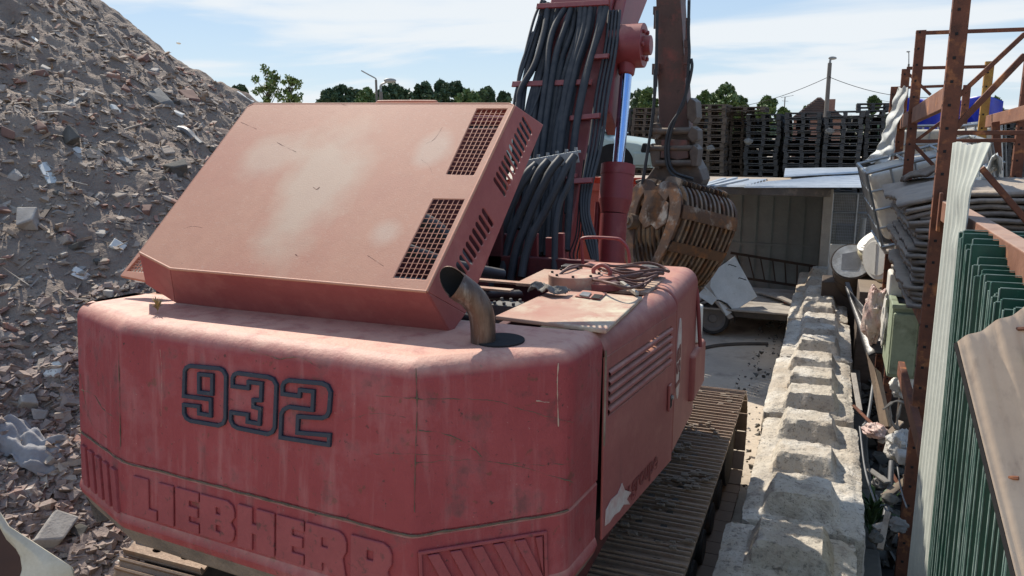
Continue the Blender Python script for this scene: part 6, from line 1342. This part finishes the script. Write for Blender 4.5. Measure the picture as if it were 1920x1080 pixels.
tl = [(618, 170, 90, 20, 'small dark round tree, leftmost of the row above the hood', 'leafd'), (642, 163, 92, 20, 'dark tree second from the left above the hood', 'leafd'), (668, 172, 95, 14, 'low tree just left of the slim street lamp', 'leafd'), (688, 168, 80, 18, 'lighter green tree directly below the slim street lamp', 'leafm'),
      (737, 157, 85, 24, 'dark pointed tree right of the bulbous street lamp', 'leafd'), (716, 172, 84, 16, 'low tree at the foot of the bulbous street lamp', 'leafd'), (798, 158, 90, 24, 'broad dark tree left of the gap in the middle of the tree row', 'leafd'), (826, 154, 92, 22, 'tall dark tree second in the clump above the right grille', 'leafd'), (858, 156, 95, 16, 'narrow dark tree third in the clump above the right grille', 'leafd'),
      (876, 172, 70, 22, 'bright green bush in front of the narrow dark tree', 'leafm'), (915, 166, 90, 18, 'dark tree left of the boom hoses', 'leafd'), (942, 175, 92, 14, 'small dark tree touching the boom hoses', 'leafd'),
      (1198, 172, 60, 22, 'green tree between the chrome rod and the excavator stick', 'leafd'), (1216, 168, 58, 16, 'bright green tree just left of the excavator stick', 'leafm'), (1322, 174, 55, 16, 'small light green tree right of the excavator stick', 'leafm'), (1362, 160, 50, 30, 'taller light green tree with a pointed top above the pallets', 'leafm'),
      (1345, 182, 52, 16, 'low bush between two light green trees above the pallets', 'leafm'), (1388, 184, 52, 14, 'low bush right of the pointed light green tree', 'leafm'), (1438, 184, 45, 16, 'leafy bush rising behind the grey pallet stack', 'leafm'), (1468, 205, 45, 10, 'low bush left of the tiled roof', 'leafm'), (1520, 200, 55, 14, 'low bush in front of the tiled roof', 'leafm'), (1640, 184, 50, 8, 'tiny tree top over the highest pallets', 'leafm'), (1868, 186, 50, 14, 'small bush right of the yellow rusty upright', 'leafm'), (1775, 205, 60, 14, 'small bush seen through the rack above the blue tarp', 'leafm')]
for px, py, d, rpx, lb, mt in tl: tree(px, py - 3, d, rpx * 1.35, lb, mt, 1.2)
# hedge of far greenery so the horizon is closed
m = MB(); rr = random.Random(9)
for k in range(9000):
    a = rr.uniform(-1.2, .75); d = rr.uniform(115, 130); p = Vector((math.sin(a) * d, math.cos(a) * d, rr.random() ** .8 * (4.6 + 1.2 * noise.noise((a * 14, 0, 0)) + 0.8 * noise.noise((a * 50, 1, 0))))); u = Vector((rr.gauss(0, 1), rr.gauss(0, 1), rr.gauss(0, 1))).normalized(); v = u.cross(Vector((rr.gauss(0, 1), rr.gauss(0, 1), rr.gauss(0, 1)))).normalized(); s = rr.uniform(.4, .8); m.add([p - u * s, p + v * s * .7, p + u * s, p - v * s * .7], [(0, 1, 2, 3)])
tag(m.build('far_hedge', M['leafd'], fix=False), kind='stuff')
def P_(px, py, d): return CP + ray(px, py) * d
def lamp(px0, py_top, d, headpts, label, r, style):
    base = P_(px0, py_top, d); Lm = thing('street_lamp', label, 'street lamp', (base.x, base.y, 0)); m = MB()
    pts = [Vector((base.x, base.y, 0)), base]; m.tube(pts, [r * 1.4, r], 8); m.build('pole', M['pole'], Lm, smooth=60)
    m = MB(); hp_ = [base] + [P_(x, y, d) for x, y in headpts]; m.tube(spline(hp_, 4), r * .6, 6); m.build('arm', M['lamp'], Lm, smooth=60)
    e = hp_[-1]; m = MB()
    if style == 'led': m.bar(e, e + (hp_[-1] - hp_[-2]).normalized() * .8, .28, .08)
    else:
        rg_ = [Vector((1, 0, 0)), Vector((0, 1, 0))]; m.add([], []); cc = e; rings = []
        for t, k in ((-1, .05), (-.85, .55), (-.4, .95), (.1, 1), (.6, .8), (.95, .4), (1, .05)):
            rings.append([cc + CR * t * .55 * style + Vector((0, 0, .22 * style * k * math.sin(a))) + Vector((0, 1, 0)) * .25 * style * k * math.cos(a) for a in [i * math.pi / 7 for i in range(14)]])
        m.loft(rings, cap=True)
    m.build('lamp_head', M['lamp'], Lm, smooth=50); return Lm
lamp(705, 150, 60, [(704, 147), (695, 142)], 'slim street lamp with a flat bent arm above the hood', .09, 'led')
lamp(714, 172, 60, [(714, 160), (724, 154), (731, 151)], 'street lamp with a bulbous head just right of the slim one', .14, .85)
lamp(1556, 118, 34, [(1557, 112), (1561, 109)], 'concrete pole carrying a lamp head and two wires above the pallets', .085, .34)
lamp(1704, 120, 60, [(1704, 100), (1703, 97)], 'thin distant lamp between the rusty uprights', .07, .28)
def wire(a, b, sag, label):
    m = MB(); pts = [a.lerp(b, t / 14) - Vector((0, 0, sag * 4 * (t / 14) * (1 - t / 14))) for t in range(15)]; m.tube(pts, 0.014, 5); tag(m.build('wire', M['dark']), label, 'wire')
wire(P_(1556, 143, 34), P_(1300, 202, 46), .5, 'overhead wire running down left from the concrete lamp pole')
wire(P_(1556, 145, 34), P_(1760, 182, 40), .3, 'overhead wire running right from the concrete lamp pole')
wire(P_(1880, 192, 50), P_(1650, 188, 60), .3, 'faint distant overhead wire behind the rack')
HS_ = thing('house', 'brick house with a hipped brown tiled roof behind the pallet stacks', 'house', (P_(1538, 200, 48).x, P_(1538, 200, 48).y, 0))
pk = P_(1536, 184, 48); e0 = P_(1492, 222, 46); e1 = P_(1585, 222, 46); ez = e0.z; w_ = (e1 - e0).length / 2; cx_, cy_ = pk.x, pk.y
m = MB(); cs = [Vector((cx_ + sx_ * w_, cy_ + sy_ * w_, ez)) for sx_, sy_ in ((-1, -1), (1, -1), (1, 1), (-1, 1))]; m.add(cs + [pk - Vector((w_ * .06, 0, 0)), pk + Vector((w_ * .06, 0, 0))], [(0, 1, 5, 4), (1, 2, 5), (2, 3, 4, 5), (3, 0, 4)]); RF = m.build('roof', M['tile'], HS_, solid=0.1)
m = MB()
for k in range(11):
    t = k / 11; z = ez + (pk.z - ez) * t + .06; q = w_ * (1 - t); m.bar((cx_ - q, cy_ - q - .03, z), (cx_ + q, cy_ - q - .03, z), .05, .05)
m.build('tile_rows', M['tile'], RF)
m = MB(); m.bb(cx_ - w_ * .92, cx_ + w_ * .92, cy_ - w_ * .92, cy_ + w_ * .92, 0, ez); m.build('wall', M['brick'], HS_)
ch = P_(1559, 200, 47); m = MB(); m.bb(ch.x - .2, ch.x + .2, ch.y - .2, ch.y + .2, ez, P_(1559, 186, 47).z); m.build('chimney', M['brick'], HS_, bevel=0.02)
an = P_(1472, 182, 48); m = MB(); m.tube([(an.x, an.y, 0), an], .03, 6); m.bar(P_(1464, 183, 48), P_(1488, 179, 48), .02, .02)
for k in range(4): p = P_(1466, 183, 48).lerp(P_(1486, 179, 48), k / 3); m.bar(p - Vector((0, .2, 0)), p + Vector((0, .2, 0)), .015, .015)
m.bar(P_(1466, 189, 48), P_(1478, 190, 48), .02, .02); tag(m.build('aerial', M['pole']), 'television aerial on a thin mast left of the tiled roof', 'aerial')

# ================================================================== things lying on the rubble heap
def heap_hit(px, py):
    r_ = ray(px, py); t = 2.0
    while t < 30:
        p = CP + r_ * t
        if p.z < heap_z(p.x, p.y): break
        t += 0.03
    return CP + r_ * t
def heap_n(p):
    e = .12; dx = heap_z(p.x + e, p.y) - heap_z(p.x - e, p.y); dy = heap_z(p.x, p.y + e) - heap_z(p.x, p.y - e); return Vector((-dx, -dy, 2 * e)).normalized()
planks = [((185, 278), (348, 352), .10, 'plankg', 'long pale split plank running down towards the hood'), ((190, 268), (302, 222), .035, 'plank', 'thin crooked branch lying across the rubble heap'), ((78, 306), (100, 345), .10, 'white', 'short white ended plank on the left of the rubble heap'), ((187, 296), (228, 326), .035, 'plankg', 'thin white lath beside the long pale plank'),
          ((288, 362), (312, 398), .07, 'plank', 'short tan plank near the edge of the hood'), ((120, 195), (170, 160), .12, 'plank', 'broken brown plank bundle high on the heap'), ((128, 198), (165, 168), .08, 'plankg', 'grey plank lying against the brown plank bundle'), ((265, 80), (302, 108), .14, 'plank', 'dark brown board near the top slope of the heap'), ((335, 242), (378, 272), .09, 'pipe', 'curved grey green pipe piece near the right slope'),
          ((310, 190), (345, 232), .05, 'plankg', 'thin grey lath on the right slope of the heap'), ((445, 172), (476, 192), .12, 'lid', 'white board at the right foot of the heap beside the hood corner'), ((62, 430), (104, 372), .05, 'woodb', 'dark rod lying on the lower left slope'), ((5, 850), (50, 795), .06, 'plank', 'splintered plank beside the grey cloth'), ((140, 870), (75, 885), .12, 'plankg', 'pale block like plank under the grey cloth'),
          ((236, 1010), (262, 975), .02, 'woodb', 'thin dark stick beside the counterweight'), ((150, 505), (170, 490), .05, 'plankg', 'small pale lath in the middle of the lower slope'), ((20, 400), (45, 388), .06, 'plank', 'short plank stub at the left edge'), ((48, 60), (85, 88), .03, 'lid', 'thin white strip high on the left of the heap'), ((138, 0), (158, 12), .03, 'lid', 'white strip at the very top of the heap'), ((360, 165), (385, 190), .05, 'woodb', 'brown lath on the crest of the right slope')]
for a, b, w, mt, lb in planks:
    p = heap_hit(*a); q = heap_hit(*b); n = heap_n(p); m = MB()
    if (p - CP).length > 20 or (q - CP).length > 20 or (p - q).length > 2.5: continue; p = p + n * .06; q = q + heap_n(q) * .06
    if 'pipe' in lb or 'branch' in lb: m.tube(spline([p, p.lerp(q, .35) + n * .05, p.lerp(q, .7) + n * .02, q], 5), w * .5, 8)
    else: m.bar(p, q, w, min(w * .35, .03), up=n)
    tag(m.build('plank' if mt not in ('pipe',) else 'pipe', M[mt], bevel=0.003), lb, 'pipe' if mt == 'pipe' else 'plank', 'timber and scraps on the rubble heap')
slabs = [((300, 190), .22, 'dirtywhite', 'flat grey slab leaning near the right slope'), ((350, 182), .20, 'brick', 'purple brown broken tile slab near the right slope'), ((145, 282), .07, 'lid', 'small blue white plastic piece in the middle of the heap'), ((219, 462), .08, 'lid', 'white plate fragment low on the slope left of the hood'), ((150, 515), .10, 'lid', 'crumpled white piece low on the slope'), ((335, 82), .10, 'lid', 'white sheet piece on the skyline slope'), ((55, 422), .13, 'plankg', 'squared pale stone block on the left slope'), ((130, 262), .13, 'curb', 'squared grey stone in the middle of the heap'), ((330, 325), .16, 'curb', 'dark rounded stone close to the hood edge'), ((215, 205), .10, 'lid', 'crumpled pale plastic in the middle of the heap'), ((335, 215), .09, 'lid', 'pale green plate on the right slope'),
         ((105, 695), .09, 'lid', 'white stone beside the left edge of the counterweight'), ((95, 1005), .14, 'plankg', 'large pale stone beside the ivory plastic tub'), ((150, 1000), .07, 'curb', 'brown grey stone left of the counterweight corner'), ((70, 925), .10, 'brick', 'reddish broken tile below the grey cloth'), ((235, 1050), .10, 'lid', 'whitish stone beside the crawler track'), ((50, 755), .08, 'plankg', 'pale stone above the grey cloth'), ((75, 782), .08, 'plankg', 'squared stone touching the top of the grey cloth')]
for (px, py), s, mt, lb in slabs:
    p = heap_hit(px, py); m = MB(); fl = .25 if mt in ('lid', 'dirtywhite', 'brick') else .7
    m.add(rock_verts(p + heap_n(p) * s * fl * .6, (s, s * .75, s * fl), heap_n(p).to_track_quat('Z', 'Y').to_matrix() @ Euler((.1, .1, px)).to_matrix()), CUBE_F); tag(m.build('slab' if fl < .5 else 'stone', M[mt], bevel=s * .12, seg=2), lb, 'rubble piece', 'pieces of rubble lying on the heap')
rs = random.Random(21)
for k in range(150):
    px = rs.uniform(0, 460); py = rs.uniform(30, 1070)
    if px > 130 and py > 560: continue
    if py < (px - 210) * .74 + 30: continue
    if px > 470 - (py - 195) * .72 and py > 190: continue
    p = heap_hit(px, py); d = (p - CP).length
    if d > 20: continue
    s = rs.uniform(.03, .065) * (0.6 + d * .06); m = MB(); m.add(rock_verts(p, (s * 1.3, s, s * rs.uniform(.4, .9)), Euler((rs.uniform(-.6, .6), rs.uniform(-.6, .6), rs.uniform(0, 6))).to_matrix()), CUBE_F)
    tag(m.build('stone', M[rs.choice(('rock', 'rock', 'plankg', 'curb', 'brick'))], bevel=s * .18), 'loose broken stone lying on the slope of the rubble heap', 'stone', 'loose stones on the rubble heap')
# grey cloth
cc0 = heap_hit(58, 850); m = MB()
def clf(u, v):
    x = (u - .5) * .56; y = (v - .5) * .34; w = .018 * math.sin(u * 19 + v * 6) + .014 * math.sin(v * 23 - u * 9) - .05 * abs(fbm((u * 2, v * 1.5, 2), 1.3, 2)) - .02 * abs(fbm((u * 3, v * 2, 7), 2.2, 2))
    p = cc0 + CR * x + Vector((CF.x, CF.y, 0)).normalized() * y; z = heap_z(p.x, p.y) + .06 + w - .10 * (abs(u - .5) * 2) ** 4 + 0.05 * math.sin(math.pi * v)
    return Vector((p.x + .03 * math.sin(v * 9), p.y + .04 * math.sin(u * 7), z))
m.grid(clf, 50, 34); tag(m.build('grey_cloth', M['cloth'], smooth=60, solid=0.008), 'rumpled grey cloth lying on the broken bricks left of the counterweight', 'cloth')
# ivory plastic tub, bottom left corner
TUB = thing('plastic_tub', 'ivory plastic tub with a dark maroon inside in the bottom left corner', 'tub', (-4.6, 3.2, .3))
tubY = lambda px, py, dd=4.35: CP + ray(px, py) * dd
outer = [(-90, 900), (-20, 938), (2, 960), (18, 985), (60, 1012), (112, 1046), (136, 1062), (140, 1076), (118, 1120), (-90, 1160)]; inner = [(-90, 950), (-30, 962), (-8, 975), (6, 1000), (24, 1018), (36, 1040), (40, 1066), (30, 1100), (-20, 1120), (-90, 1120)]
m = MB(); o_ = [tubY(*p) for p in outer]; i_ = [tubY(*p, 4.33) for p in inner]; ob_ = [p + CF * .05 + Vector((0, 0, -.25)) for p in o_]
m.loft([ob_, o_, [a.lerp(b, .5) - CF * .02 for a, b in zip(o_, i_)], i_, [p + CF * .02 + Vector((0, 0, -.05)) for p in i_]]); m.build('shell', M['ivory'], TUB, smooth=50, bevel=0.01)
m = MB(); m.loft([[p + CF * .02 + Vector((0, 0, -.03)) for p in i_], [p + CF * .03 + Vector((0, 0, -.22)) for p in i_]], cap=True); m.build('inside', M['maroon'], TUB)
